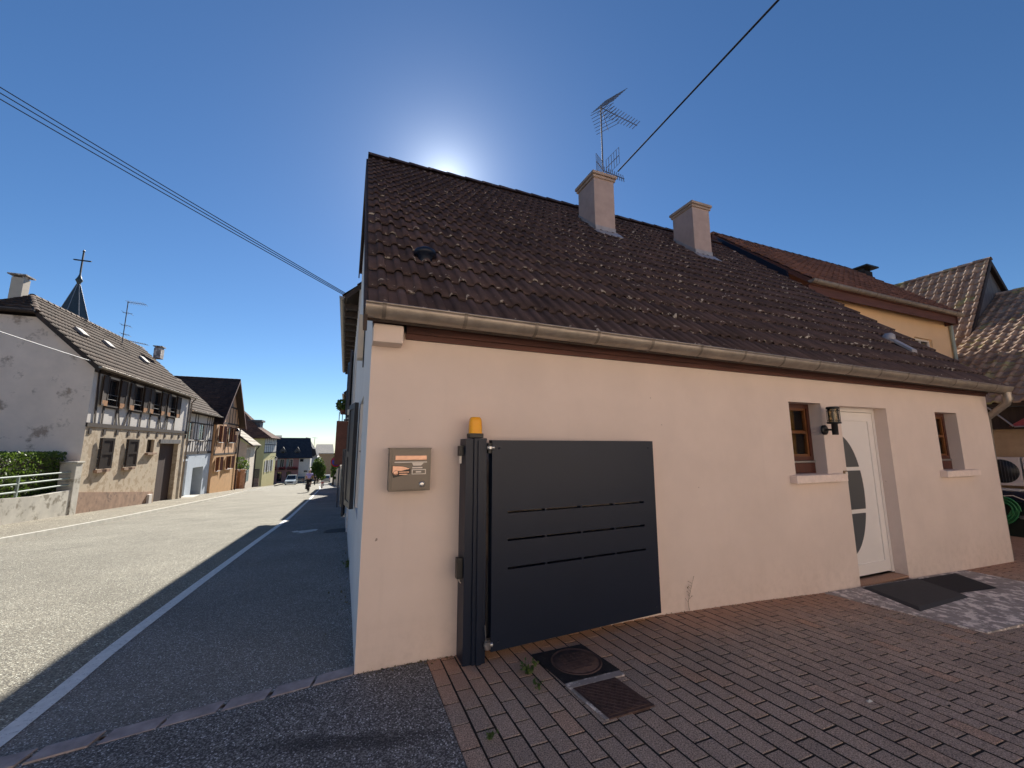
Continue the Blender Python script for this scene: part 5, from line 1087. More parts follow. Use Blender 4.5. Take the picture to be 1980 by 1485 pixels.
# ------------------------------------------------------------------ right hand street row
def rowhouse(name, label, y0, y1, xf, ez, wallm, tm, rise, wins, over=.38, shut='shut', slope=1.0):
    T = thing(name, label, 'house', (xf, (y0+y1)/2, g((y0+y1)/2))); fr = Fr((xf, y0, 0), (0, 1, 0), (-1, 0, 0)); q = MB(); wallp(q, fr, 0, y1-y0, g(y1)-1, ez, [tuple(w_) for w_ in wins], .12, 0)
    dp_ = rise/slope; q.face([(xf, y0, -4), (xf, y0, ez), (xf+dp_, y0, ez+rise), (xf+2*dp_, y0, ez), (xf+2*dp_, y0, -4)]); q.face([(xf, y1, -7), (xf, y1, ez), (xf+dp_, y1, ez+rise), (xf+2*dp_, y1, ez), (xf+2*dp_, y1, -7)]); q.build('wall', wallm, T)
    q = MB(); A_ = [Vector((xf-over, y0-.05, ez-over*slope+.15)), Vector((xf-over, y1+.15, ez-over*slope+.15)), Vector((xf+dp_, y1+.15, ez+rise+.15)), Vector((xf+dp_, y0-.05, ez+rise+.15))]; tiles(q, A_[1], A_[0], A_[3], A_[2], .4, .5, .04, 'wave', deckmat=1)
    q.prism([A_[3], A_[2], Vector((xf+2*dp_+over, y1+.15, ez-.2)), Vector((xf+2*dp_+over, y0-.05, ez-.2))], (0, 0, -.1), 1); q.build('roof', [tm, 'wood_dark'], T)
    gut(T, (xf-over-.1, y0, ez-over*slope+.14), (xf-over-.1, y1, ez-over*slope+.12), .065, back=Vector((1, 0, 0)), seams=2.5)
    q = MB(); n = int((y1-y0)/.7)
    for i in range(n): yy = y0+.4+i*.7; q.box(xf-over+.03, xf-.0, yy-.05, yy+.05, ez-over*slope*.8-.13, ez-over*slope*.8)
    q.build('rafter_ends', 'wood_dark', T)
    for w_ in wins:
        window(T, fr, *w_[:4], .1, 'wood_dark', 'glass', 1, 1, .06, sill=(.05, .12, .08), sillm='white')
        if shut: shutter(T, fr, w_[0]-.02, w_[0]-.52, w_[2], w_[3], .03, shut, ang=R(6)); shutter(T, fr, w_[1]+.02, w_[1]+.52, w_[2], w_[3], .03, shut, ang=R(12))
    return T, fr
N1, f_1 = rowhouse('house', 'white neighbouring house with dark weathered eaves right behind the corner house', 7.35, 18.6, -.03, 5.55, 'wallside', 'tilered', 3.0, [[1.5, 2.5, 2.6, 4.2, .12], [5, 6, 2.6, 4.2, .12], [1.5, 2.5, -.2, 1.5, .12], [5, 6, -.3, 1.4, .12]], .36)
N2, f_2 = rowhouse('house', 'ochre street house in the shaded right-hand row, second past the corner', 18.6, 31.5, -.04, 4.35, 'orange', 'tilered', 2.6, [[2, 3, 1.6, 3.1, .12], [6, 7, 1.6, 3.1, .12], [2, 3, -1.3, .5, .12], [6, 7, -1.5, .4, .12], [9.5, 10.5, -1.5, .4, .12]], .30, 'shutr')
N3, f_3 = rowhouse('house', 'cream house past the gap in the right-hand row', 36.5, 50, -.25, 3.6, 'beige', 'tilered', 2.4, [[2, 3, .4, 2, .12], [6, 7, .4, 2, .12], [2, 3, -2.2, -.6, .12]], .45, 'shutg')
q = MB(); 
BX = thing('red_box_sign', 'red brown box shaped sign projecting from the shaded right-hand house fronts', 'sign', (-.25, 12, 2)); q.box(-.47, -.14, 11.9, 12.1, .96, 2.45, bev=.01); q.build('sign_box', 'shutr', BX); q = MB(); q.box(-.25, -.03, 11.97, 12.03, 2.46, 2.52); q.tube([(-.4, 12, 2.45), (-.4, 12, 2.75), (-.3, 12, 2.75), (-.3, 12, 2.45)], .015, 6); q.build('bracket', 'black', BX)
# planter on the wall
PT = thing('hanging_plant', 'spiky green plant sticking out from the right-hand house fronts against the sky', 'plant', (-.3, 13, 2.9)); q = MB(); q.lathe((-.3, 13, 2.75), [(.08, 0), (.13, .2), (.11, .2)], 12); q.box(-.3, -.03, 12.98, 13.02, 2.8, 2.83); q.build('pot', 'shutr', PT); q = MB(); leaves(q, 260, blob((-.34, 13, 3.1), (.2, .25, .22)), .13); q.build('foliage', 'leaf2', PT)
# no-parking sign
NP = thing('no_parking_sign', 'round red and blue no parking sign on a grey post beside the right-hand wall', 'road sign', (-.36, 16.05, g(16))); sc_ = U(650, 893, 1, 16); q = MB(); q.tube([(-.34, 16.05, g(16)-.1), (-.34, 16.05, sc_.z+.35)], .03, 8); q.build('post', 'aer', NP)
q = MB(); q.lathe((sc_.x, 16, sc_.z), [(.215, .0), (.215, -.012), (0, -.012)], 32, axis=1); q.build('rim', 'signred', NP); q = MB(); q.lathe((sc_.x, 15.985, sc_.z), [(.165, 0), (.165, -.004), (0, -.004)], 32, axis=1); q.build('field', 'signblue', NP); q = MB(); q.prism([(sc_.x-.13, 15.978, sc_.z+.10), (sc_.x-.10, 15.978, sc_.z+.13), (sc_.x+.13, 15.978, sc_.z-.10), (sc_.x+.10, 15.978, sc_.z-.13)], (0, -.003, 0)); q.build('bar', 'signred', NP)
# red downpipe foot, white post, grey bollard block
q = MB(); q.box(-.30, -.05, 20.9, 21.3, g(21)-.2, g(21)+.75, bev=.02); tag(q.build('stone_block', 'kerb'), 'pale stone guard block at the foot of the right-hand house wall', 'guard stone')
q = MB(); q.tube([(-.12, 17.9, g(18)-.1), (-.12, 17.9, 1.2)], .06, 10); q.tube([(-.12, 17.9, 1.2), (-.12, 17.9, 5.1)], .045, 10); tag(q.build('red_downpipe', 'shutr'), 'rust red rainwater pipe on the white neighbouring house', 'downpipe')
# garden wall right, far
W2 = thing('garden_wall', 'long pale garden wall along the right side beyond the houses', 'wall', (-1.2, 75, g(75))); q = MB()
for a, b in ((52, 66), (66, 80), (80, 96)):
    xa_, xb_ = -.3-(a-50)*.045, -.3-(b-50)*.045; q.prism([(xa_, a, -9), (xb_, b, -9), (xb_, b, g(b)+2.6), (xa_, a, g(a)+2.6)], (.3, 0, 0)); 
recalc(q.build('wall', 'beige', W2))
# chain of bollards / low white kerb islands
def bollard(i, p, group, label):
    T = thing('bollard', label, 'bollard', p, group); q = MB(); q.lathe(p, [(.09, -.1), (.085, .7), (.06, .78), (0, .8)], 12); q.build('post', 'white', T); q = MB(); q.lathe((p[0], p[1], p[2]+.5), [(.092, 0), (.092, .12)], 12); q.build('band', 'signred', T); return T
for i, (px, py) in enumerate(((622, 944), (625, 939.5), (616, 933))):
    p = None
    for k in range(400):
        y_ = 20+k*.25; w_ = U(px, py, 1, y_)
        if w_.z <= g(y_): p = (w_.x, y_, g(y_)); break
    if p: bollard(i, p, 'white bollards at the bend', ['white bollard at the bend, nearest of the three', 'white bollard at the bend, middle of the three', 'white bollard at the bend, furthest one under the tree'][i])
def gpt(px, py):
    for k in range(2200):
        y_ = 6+k*.05; w_ = U(px, py, 1, y_)
        if w_.z <= g(y_): return Vector((w_.x, y_, g(y_)))
# signs at the bend
p = gpt(612, 933.5); T = thing('road_sign', 'small square white sign on a tall post in front of the dense tree', 'road sign', p); zt6 = U(614, 905, 1, p.y).z; q = MB(); q.tube([p, (p.x, p.y, zt6+.4)], .07, 8); q.build('post', 'cream', T); q = MB(); q.box(p.x-.32, p.x+.42, p.y-.09, p.y-.06, zt6-.35, zt6+.45, bev=.02); q.build('panel', 'cream', T); q = MB(); q.box(p.x-.1, p.x+.2, p.y-.105, p.y-.095, zt6-.1, zt6+.2); q.build('symbol', 'dark', T)
p = gpt(589, 934); T = thing('road_sign', 'small dark topped sign on a white post left of the cyclist', 'road sign', p); zt6 = U(590, 913, 1, p.y).z; q = MB(); q.tube([p, (p.x, p.y, zt6)], .07, 8); q.build('post', 'white', T); q = MB(); q.box(p.x-.35, p.x+.35, p.y-.05, p.y+.05, zt6, zt6+.4, bev=.02); q.build('panel', 'card', T)
p = gpt(515.5, 937); T = thing('litter_bin', 'red round litter bin at the corner of the yellow house', 'bin', p); q = MB(); q.lathe(p, [(.35, .15), (.42, .4), (.42, 1.1), (.36, 1.2)], 16); q.build('bin_body', 'signred', T); q = MB(); q.lathe((p.x, p.y, p.z+1.2), [(.44, 0), (.44, .08), (.2, .2), (0, .22)], 16); q.build('lid', 'shutr', T)
lantern('street_lantern', 'street lantern on the wall of the yellow house before the pink facade', (U(522, 884, 1, 84).x, 84.2, U(522, 884, 1, 84).z), (1.0, -.3, 0), 1.3)
# ------------------------------------------------------------------ vehicles
def car(name, label, p, heading, L_, W_, Hh, paint, van=False, group=None):
    T = thing(name, label, 'van' if van else 'car', p, group); T.rotation_euler = (0, 0, 0); ca, sa = math.cos(heading), math.sin(heading)
    def fr(x, y, z): return Vector((p[0]+x*ca-y*sa, p[1]+x*sa+y*ca, p[2]+z))
    # side profile, x forward
    l = L_/2; prof = [(-l, .35), (-l, .95), (-l*.93, Hh*.92), (-l*.8, Hh), (l*.12, Hh), (l*.48, 1.02 if not van else 1.12), (l*.92, .88), (l, .62), (l, .3), (-l*.98, .28)]
    q = MB(); ys = [(-W_/2+.02, .96), (-W_/2+.0, 1), (W_/2-.0, 1), (W_/2-.02, .96)]; n = len(prof); vs = []
    def sec(y, inset): return [fr(x, (y if z < 1.0 else math.copysign(abs(y)-(z-1.0)*.22, y)), z) for x, z in prof]
    vs = sec(-W_/2, 0)+sec(W_/2, 0); q.add(vs, [tuple(range(n))[::-1], tuple(range(n, 2*n))]+[(i, (i+1) % n, n+(i+1) % n, n+i) for i in range(n)]); o = recalc(q.build('body', paint, T))
    q = MB(); wb = W_/2
    def inn(z): return wb-(z-1.0)*.22
    x0, x1, z0, z1 = l*.14, l*.46, Hh-.06, 1.08 if not van else 1.16
    q.face([fr(x0+.03, -inn(z0)+.1, z0+.01), fr(x0+.03, inn(z0)-.1, z0+.01), fr(x1+.03, inn(z1)-.08, z1+.01), fr(x1+.03, -inn(z1)+.08, z1+.01)]); q.build('windscreen', 'glass', T)
    q = MB(); q.face([fr(-l*.955-.02, -inn(Hh*.9)+.15, Hh*.9), fr(-l*.955-.02, inn(Hh*.9)-.15, Hh*.9), fr(-l-.01, inn(1.05)-.12, 1.02), fr(-l-.01, -inn(1.05)+.12, 1.02)]); q.build('rear_window', 'glass', T)
    for s_ in (-1, 1):
        q = MB(); q.face([fr(-l*.8, s_*(inn(Hh-.1)+.012), Hh-.1), fr(l*.1, s_*(inn(Hh-.1)+.012), Hh-.1), fr(l*.4, s_*(inn(1.08)+.012), 1.08), fr(-l*.86, s_*(inn(1.08)+.012), 1.08)]); q.build('side_window', 'glass', T)
        q = MB(); q.box(l-.02, l+.02, s_*W_*.38-.14, s_*W_*.38+.14, .66, .82, fr=fr); q.build('headlight', 'lens2', T)
        q = MB(); q.box(-l-.02, -l+.02, s_*W_*.43-.08, s_*W_*.43+.08, .8, 1.1, fr=fr); q.build('tail_light', 'signred', T)
        q = MB(); q.box(l*.38, l*.46, s_*(wb+.02), s_*(wb+.2), 1.02, 1.16, fr=fr); q.build('mirror', 'black', T)
        for xx in (-l*.62, l*.62):
            q = MB(); c = fr(xx, s_*(wb-.09), .32); ax = (fr(0, 1, 0)-fr(0, 0, 0)); A_ = c-ax*.1; B_ = c+ax*.1; q.tube([A_, B_], .32, 20, smooth=False); wh = q.build('wheel', 'tyre', T); q = MB(); q.tube([c-ax*.105, c+ax*.105], .19, 14, smooth=False); q.build('rim', 'steel', wh)
    q = MB(); q.box(l-.01, l+.025, -W_*.26, W_*.26, .5, .68, fr=fr); q.build('grille', 'black', T); q = MB(); q.box(l+.0, l+.035, -.26, .26, .36, .46, fr=fr); q.build('number_plate', 'white', T)
    return T
M['lens2'] = simple('headlight_lens', (.8, .82, .82), .15, .2)
p = gpt(563, 937); car('van', 'white compact van coming up the street towards the viewer', p, R(-90), 4.4, 1.85, 1.85, 'carw', True)
p = gpt(581, 933.2); car('parked_car', 'dark car parked in front of the white part of the pink house', (p.x, p.y-2, g(p.y-2)), R(180), 4.2, 1.75, 1.45, 'card')
p = gpt(630, 932.2); car('van', 'white van parked beside the tree at the far end of the right pavement', (p.x, p.y, p.z), R(90), 4.2, 1.8, 1.7, 'carg', True)
# ------------------------------------------------------------------ cyclists
def skinbody(name, nodes, edges, mat, parent, root=0, sub=1):
    off = wloc(parent); me = bpy.data.meshes.new(name); me.from_pydata([Vector(n[0])-off for n in nodes], edges, []); o = bpy.data.objects.new(name, me); COL.objects.link(o)
    sm = o.modifiers.new('skin', 'SKIN'); sm.use_smooth_shade = True
    if not me.skin_vertices: 
        with bpy.context.temp_override(object=o, active_object=o): pass
    for i, v in enumerate(me.skin_vertices[0].data): v.radius = (nodes[i][1], nodes[i][1]); v.use_root = (i == root)
    ss = o.modifiers.new('sub', 'SUBSURF'); ss.levels = ss.render_levels = sub
    bpy.context.view_layer.update(); dg = bpy.context.evaluated_depsgraph_get(); nm = bpy.data.meshes.new_from_object(o.evaluated_get(dg)); o.modifiers.clear(); o.data = nm; nm.materials.clear(); nm.materials.append(M[mat]); o.parent = parent
    for p_ in nm.polygons: p_.use_smooth = True
    return o
def cyclist(p, shirt, legs, helm, lab_p, lab_b, steer=0):
    px_, py_, pz_ = p
    def W(x, y, z): return Vector((px_+x, py_+y, pz_+z))     # rides away: +y forward
    Bk = thing('bicycle', lab_b, 'bicycle', W(0, 0, 0)); 
    for nm_, yy in (('wheel', -.52), ('wheel', .52)):
        q = MB(); q.tube([W(0, yy+.34*math.cos(t), .35+.34*math.sin(t)) for t in [2*math.pi*k/32 for k in range(33)]], .018, 8, caps=False)
        for k in range(10): t = 2*math.pi*k/10; q.tube([W(0, yy, .35), W(0, yy+.33*math.cos(t), .35+.33*math.sin(t))], .0025, 4)
        q.build(nm_, 'tyre', Bk)
    q = MB(); q.tube([W(0, -.52, .35), W(0, -.08, .32)], .012, 6); q.tube([W(0, -.08, .32), W(0, -.2, .93)], .016, 6); q.tube([W(0, -.18, .82), W(0, .36, .85)], .018, 6); q.tube([W(0, -.08, .32), W(0, .38, .75)], .018, 6); q.tube([W(0, -.52, .35), W(0, -.18, .82)], .010, 6); q.tube([W(0, .35, .95), W(0, .52, .35)], .015, 6); q.build('frame', 'card', Bk)
    q = MB(); q.tube([W(-.3, .3, 1.02), W(-.12, .37, 1.0), W(.12, .37, 1.0), W(.3, .3, 1.02)], .014, 6); q.tube([W(0, .36, .9), W(0, .37, 1.0)], .014, 6); q.build('handlebar', 'black', Bk)
    q = MB(); q.add([W(-.08, -.32, .95), W(.08, -.32, .95), W(.02, -.04, .96), W(-.02, -.04, .96), W(-.07, -.31, .90), W(.07, -.31, .90), W(.015, -.04, .92), W(-.015, -.04, .92)], [(0, 1, 2, 3), (4, 7, 6, 5), (0, 4, 5, 1), (1, 5, 6, 2), (2, 6, 7, 3), (3, 7, 4, 0)]); q.build('saddle', 'black', Bk)
    q = MB(); q.box(-.22, -.04, -.62, -.34, .3, .68, fr=lambda x, y, z: W(x, y, z), bev=.03); q.build('pannier', 'black', Bk)
    q = MB(); q.tube([W(-.02, -.08, .32), W(-.09, -.02, .17)], .01, 6); q.tube([W(.02, -.08, .32), W(.09, -.14, .47)], .01, 6); q.tube([W(-.16, -.02, .17), W(-.06, -.02, .17)], .02, 6); q.tube([W(.06, -.14, .47), W(.16, -.14, .47)], .02, 6); q.build('pedals', 'black', Bk)
    P = thing('person', lab_p, 'person', W(0, -.2, 0))
    N_ = [(W(0, -.2, 1.02), .155), (W(0, -.14, 1.2), .15), (W(0, -.04, 1.4), .17), (W(0, .0, 1.52), .09), (W(0, .03, 1.6), .06), (W(0, .05, 1.70), .095), (W(0, .06, 1.78), .08),
          (W(-.19, -.01, 1.47), .065), (W(-.27, .1, 1.24), .048), (W(-.29, .27, 1.07), .034), (W(-.29, .33, 1.03), .03),
          (W(.19, -.01, 1.47), .065), (W(.27, .1, 1.24), .048), (W(.29, .27, 1.07), .034), (W(.29, .33, 1.03), .03),
          (W(-.10, -.18, .96), .10), (W(-.12, .12, .66), .07), (W(-.11, -.04, .26), .042), (W(-.11, .08, .2), .035),
          (W(.10, -.18, .96), .10), (W(.13, .2, .88), .07), (W(.11, -.12, .56), .045), (W(.11, 0, .5), .035)]
    E_ = [(0, 1), (1, 2), (2, 3), (3, 4), (4, 5), (5, 6), (2, 7), (7, 8), (8, 9), (9, 10), (2, 11), (11, 12), (12, 13), (13, 14), (0, 15), (15, 16), (16, 17), (17, 18), (0, 19), (19, 20), (20, 21), (21, 22)]
    skinbody('body', N_, E_, 'skin', P)
    sh = [(N_[0][0]+Vector((0, 0, .04)), .165), (N_[1][0], .165), (N_[2][0], .185), (N_[3][0]-Vector((0, 0, .02)), .10), (N_[7][0], .09), (N_[8][0].lerp(N_[7][0], .4), .07), (N_[11][0], .09), (N_[12][0].lerp(N_[11][0], .4), .07)]
    skinbody('shirt', sh, [(0, 1), (1, 2), (2, 3), (2, 4), (4, 5), (2, 6), (6, 7)], shirt, P)
    sh = [(N_[0][0]-Vector((0, 0, .01)), .17), (N_[15][0], .12), (N_[16][0], .09), (N_[19][0], .12), (N_[20][0], .09)]
    skinbody('shorts', sh, [(0, 1), (1, 2), (0, 3), (3, 4)], legs, P)
    q = MB(); q.lathe(W(0, .06, 1.74), [(.115, 0), (.12, .05), (.10, .11), (.05, .145), (0, .15)], 16); q.build('helmet', helm, P)
    for s_, pp in ((-1, N_[18][0]), (1, N_[22][0])): q = MB(); q.box(-.045, .045, -.12, .13, -.04, .03, fr=lambda x, y, z, pp=pp: pp+Vector((x, y, z-.02)), bev=.02); q.build('shoe', 'black', P)
    for s_, pp in ((-1, N_[10][0]), (1, N_[14][0])):
        q = MB(); 
        for k in range(4): q.tube([pp+Vector((-.03+.018*k, 0, .015)), pp+Vector((-.03+.018*k, .045, .02)), pp+Vector((-.03+.018*k, .06, -.01)), pp+Vector((-.03+.018*k, .04, -.03))], .0085, 6)
        q.tube([pp+Vector((-s_*.04, 0, 0)), pp+Vector((-s_*.05, .03, -.01)), pp+Vector((-s_*.03, .05, -.025))], .009, 6); q.build('hand', 'skin', P)
p = gpt(597, 950.5); p.y -= 1.5; p.x = U(598, 930, 1, p.y).x; p.z = g(p.y)
cyclist(p, 'lilac', 'shorts', 'helmet', 'cyclist in lilac shirt, black shorts and white helmet riding away down the street', 'bicycle with a black pannier ridden by the lilac shirted cyclist')
p = gpt(608.5, 938.5); cyclist(p, 'jacket', 'shorts', 'card', 'distant cyclist in dark clothes riding ahead of the lilac shirted one', 'bicycle under the distant cyclist in dark clothes')
# ------------------------------------------------------------------ right of the corner house
# orange house behind with brown roof
HB = thing('house', 'apricot house with red brown eaves adjoining the right end of the corner house', 'house', (13, 3, hx(13))); ye, xe0, xe1 = 2.42, 9.9, 16.9
k0, k1 = U(1534, 529, 1, ye), U(1866, 606, 1, ye); zB = (k0.z+k1.z)/2; wy = ye+.42
FB = Fr((9.92, wy, 0), (1, 0, 0), (0, -1, 0)); wr = U(1850, 690, 1, wy); LB = wr.x-9.92; wo_ = [U(1768, 657, 1, wy).x-9.92, U(1802, 657, 1, wy).x-9.92, U(1800, 700, 1, wy).z, U(1800, 657, 1, wy).z, .15]
q = MB(); wallp(q, FB, 0, LB, -1, zB-.1, [tuple(wo_)], .15, 0); q.face([FB(LB, 0, -1), FB(LB, -6, -1), FB(LB, -6, zB-.1), FB(LB, 0, zB-.1)]); q.face([FB(0, 0, -1), FB(0, -6, -1), FB(0, -6, zB), FB(0, -2.6, zB+2.4), FB(0, 0, zB)]); q.build('wall', 'orangewall', HB)
window(HB, FB, *wo_[:4], .12, 'white', 'glass', 1, 0, .06)
q = MB(); kB = (8.05-zB)/(5.15-ye); A_ = [Vector((9.93, ye+.08, zB+.03)), Vector((k1.x-.12, ye+.08, zB+.03)), Vector((k1.x-.12, 5.15, 8.05)), Vector((9.93, 5.15, 8.05))]
tiles(q, *A_, .24, .33, .045, 'wave', deckmat=1, jit=.008); ridge(q, A_[3], A_[2]); q.prism([A_[3], A_[2], A_[2]+Vector((0, 3, -2.6)), A_[3]+Vector((0, 3, -2.6))], (0, 0, -.1), 1); q.build('roof', ['tilered', 'wood_red'], HB)
gut(HB, (9.9, ye, zB+.0), (k1.x, ye, zB-.01), .075, seams=.8)
q = MB(); q.prism([(9.93, ye+.12, zB-.06), (k1.x-.15, ye+.12, zB-.06), (k1.x-.15, wy, zB-.12), (9.93, wy, zB-.12)], (0, 0, -.025)); q.prism([(9.93, ye+.16, zB-.08), (k1.x-.15, ye+.16, zB-.08), (k1.x-.15, ye+.16, zB-.30), (9.93, ye+.16, zB-.30)], (0, .03, 0)); q.prism([(k1.x-.17, ye+.12, zB-.06), (k1.x-.17, ye+.12, zB-.3), (k1.x-.17, wy+.3, zB-.3), (k1.x-.17, wy+.3, zB+.2)], (.03, 0, 0)); recalc(q.build('soffit', 'wood_red', HB))
q = MB(); q.tube([(wr.x-.22, wy-.06, zB-.15), (wr.x-.22, wy-.06, hx(16))], .045, 8); q.build('downpipe', M['shutg'], HB)
pn0, pn1 = U(1385, 458, 0, XR+.0), U(1520, 523, 0, XR+.0); q = MB(); q.prism([(XR+.005, pn0.y, pn0.z), (XR+.005, pn1.y, pn1.z), (XR+.005, pn1.y-.05, rz(XR, pn1.y)-.02), (XR+.005, pn0.y-.1, rz(XR, pn0.y)-.02)], (.05, 0, 0)); q.build('side_flashing', 'plate', HB)
q = MB(); cw = U(1668, 528, 1, 5.3); q.box(cw.x-.22, cw.x+.22, 5.1, 5.6, 7.6, cw.z); o = q.build('chimney', 'dark', HB); q = MB(); q.box(cw.x-.38, cw.x+.38, 4.95, 5.75, cw.z+.12, cw.z+.17)
for xx in (-.2, .16): q.box(cw.x+xx, cw.x+xx+.04, 5.15, 5.55, cw.z, cw.z+.12)
q.build('cap', 'black', o)
# barn C with plank gable and D mossy roof
C_ = thing('barn', 'tall barn with grey plank gable and sunlit tiled roof behind the yard', 'barn', (20.7, 5, hx(20))); cxr, czr, cyr = 20.72, 8.14, 3.0; kC = 1.29
q = MB(); wl = 4.2; q.prism([(cxr-wl, cyr, -1), (cxr-wl, cyr, czr-wl*kC), (cxr, cyr, czr-.12), (cxr+3.5, cyr, czr-3.5*1.1), (cxr+3.5, cyr, -1)], (0, .2, 0)); q.face([(cxr-wl, cyr, -1), (cxr-wl, cyr+10, -1), (cxr-wl, cyr+10, czr-wl*kC), (cxr-wl, cyr, czr-wl*kC)]); recalc(q.build('plank_gable', 'wood_grey', C_))
q = MB(); A_ = [Vector((cxr-wl-.2, cyr+11, czr-(wl+.2)*kC+.05)), Vector((cxr-wl-.2, cyr-.12, czr-(wl+.2)*kC+.05)), Vector((cxr, cyr-.12, czr+.05)), Vector((cxr, cyr+11, czr+.05))]; tiles(q, *A_, .235, .33, .055, 'pan', deckmat=1, jit=.008, lip=.035); ridge(q, A_[3], A_[2], .11, .4)
q.prism([A_[2], A_[3], A_[3]+Vector((4, 0, -4.3)), A_[2]+Vector((4, 0, -4.3))], (0, 0, -.12), 1); q.build('roof', ['tilemoss', 'wood_dark'], C_)
q = MB(); q.prism([(cxr, cyr-.14, czr+.02), (cxr+1.6, cyr-.14, czr-1.72), (cxr+1.6, cyr-.14, czr-1.9), (cxr, cyr-.14, czr-.2)], (0, .03, 0)); q.prism([(cxr, cyr-.14, czr+.02), (cxr-4.3, cyr-.14, czr-4.3*kC+.02), (cxr-4.3, cyr-.14, czr-4.3*kC-.16), (cxr, cyr-.14, czr-.2)], (0, .03, 0)); recalc(q.build('verge_board', 'wood_dark', C_))
D_ = thing('outbuilding', 'long low outbuilding with mossy tiled roof at the back of the yard', 'outbuilding', (15, 0, hx(15)))
q = MB(); xd0, zd0_, xd1, zd1_ = 14.55, 2.62, 21.1, 6.93; A_ = [Vector((xd0, 2.98, zd0_)), Vector((xd0, -9, zd0_)), Vector((xd1, -9, zd1_)), Vector((xd1, 2.98, zd1_))]; tiles(q, *A_, .235, .33, .055, 'pan', deckmat=1, jit=.008, lip=.035)
A2 = [Vector((xd0-.0, 9, zd0_)), Vector((xd0-.0, 2.98, zd0_)), Vector((16.7, 2.98, zd0_+2.15*.66)), Vector((16.7, 9, zd0_+2.15*.66))]; tiles(q, *A2, .235, .33, .055, 'pan', deckmat=1, jit=.008, lip=.035); ridge(q, A_[3], A_[2], .11, .4)
q.prism([A_[3], A_[2], A_[2]+Vector((4, 0, -2.7)), A_[3]+Vector((4, 0, -2.7))], (0, 0, -.12), 1); q.build('roof', ['tilemoss', 'wood_dark'], D_)
q = MB(); zw = 2.0; q.box(14.9, 15.1, -9, 9, -1.2, zw); q.build('wall', 'tan', D_)
q = MB(); q.box(14.75, 15.15, -9, 9, zw, zw+.06); q.box(14.86, 14.92, -9, 9, zw+.06, zd0_-.08); q.build('eaves_beam', 'wood_dark', D_)
for i, (a, b) in enumerate(((.3, 1.0), (-.75, .05), (-1.9, -1.0))): q = MB(); q.prism([(14.80, a, zw+.30), (14.80, b, zw+.30), (14.80, b-.1, zw+.62), (14.80, a-.1, zw+.62)], (.03, 0, 0)); q.build('red_panel', 'red', D_)
q = MB(); q.prism([(14.6, .25, zw+.06), (14.6, 1.25, zw+.06), (14.72, .95, zw+.30), (14.72, .1, zw+.30)], (.02, 0, .01)); q.build('red_slat', 'red', D_)
q = MB(); q.tube([(14.55, -.8, zw+.05), (14.55, 1.15, zw+.05)], .02, 6); q.tube([(14.5, 1.15, zw+.06), (14.62, 1.6, zw+.6)], .018, 6); q.build('metal_bar', 'steel', D_)
# air conditioner, dark tank, hose
def at14(px, py, X=14.3): return U(px, py, 0, X)
a0, a1 = at14(1925, 884, 14.1), at14(2060, 960, 14.1); zt_a, zb_a = at14(1940, 884, 14.1).z, at14(1940, 938, 14.1).z; ya_, yb_a = at14(1915, 900, 14.1).y, at14(1962, 900, 14.1).y
AC = thing('outdoor_unit', 'white air conditioning outdoor unit with round fan, left one on the yard wall', 'air conditioner', (14.3, (ya_+yb_a)/2, zb_a)); q = MB(); yc = (ya_+yb_a)/2; hw = .42
FA = Fr((14.1, 0, 0), (0, -1, 0), (-1, 0, 0)); uc = -at14(1944, 905, 14.1).y
q = MB(); q.box(uc-.40, uc+.24, -.35, 0, zb_a, zt_a, fr=FA, bev=.02); q.build('casing', 'unit', AC); zc_ = (zb_a+zt_a)/2; r = (zt_a-zb_a)*.42; q = MB(); q.lathe(FA(uc-.06, .001, zc_), [(r, 0), (r, -.01), (0, -.01)], 28, axis=0); q.build('fan_opening', 'black', AC)
q = MB()
for k in range(-5, 6): h = math.sqrt(max(0, r*r-(k*r/5.5)**2)); q.tube([FA(uc-.06+k*r/5.5, .02, zc_-h), FA(uc-.06+k*r/5.5, .02, zc_+h)], .004, 4)
q.build('grille', 'aer', AC)
AC2 = thing('outdoor_unit', 'white boxed unit with faint horizontal louvres beside the round fan one', 'air conditioner', FA(uc+.7, -.2, zb_a)); q = MB(); q.box(uc+.27, uc+1.3, -.35, .0, zb_a, zt_a, fr=FA, bev=.02); q.build('casing', 'unit', AC2); q = MB()
for k in range(3): q.box(uc+.36, uc+1.2, .0, .012, zt_a-.12-k*.13, zt_a-.10-k*.13, fr=FA)
q.build('louvre', 'aer', AC2)
TK = thing('storage_box', 'dark green and blue storage box standing under the air conditioners', 'storage box', (13.9, 0, hx(14))); q = MB(); zg = hx(13.9); zt_k = zb_a-.10; q.box(uc-1.6, uc+2.5, -.35, .35, zg+.0, zt_k-.22, fr=FA, bev=.02); q.build('box_body', 'dgreen', TK); q = MB(); q.box(uc-1.65, uc+2.55, -.38, .40, zt_k-.22, zt_k, fr=FA, bev=.03); q.build('lid', 'navy', TK); q = MB(); q.box(uc-1.6, uc+2.5, .352, .358, zg+.42, zg+.44, fr=FA); q.box(uc+.2, uc+.35, .352, .362, zg+.40, zg+.47, fr=FA); q.build('trim', 'steel', TK)
q = MB(); q.box(uc-.3, uc+.22, -.2, .2, zt_k+.001, zt_k+.03, fr=FA); q.build('lid_item', 'papier', TK)
HS = thing('garden_hose', 'coiled green garden hose hanging beside the dark storage box', 'garden hose', FA(uc-.1, .4, zt_k-.6)); q = MB(); hc_ = FA(uc-.02, .43, zt_k-.42)
pts = []
for k in range(5*24+1):
    t = 2*math.pi*k/24; rr = .27-.028*(k/24)+.01*math.sin(3*t); pts.append(hc_+FA.U*math.cos(t)*rr+Vector((0, 0, math.sin(t)*rr*1.15))+FA.N*(.02*math.sin(k*.4)))
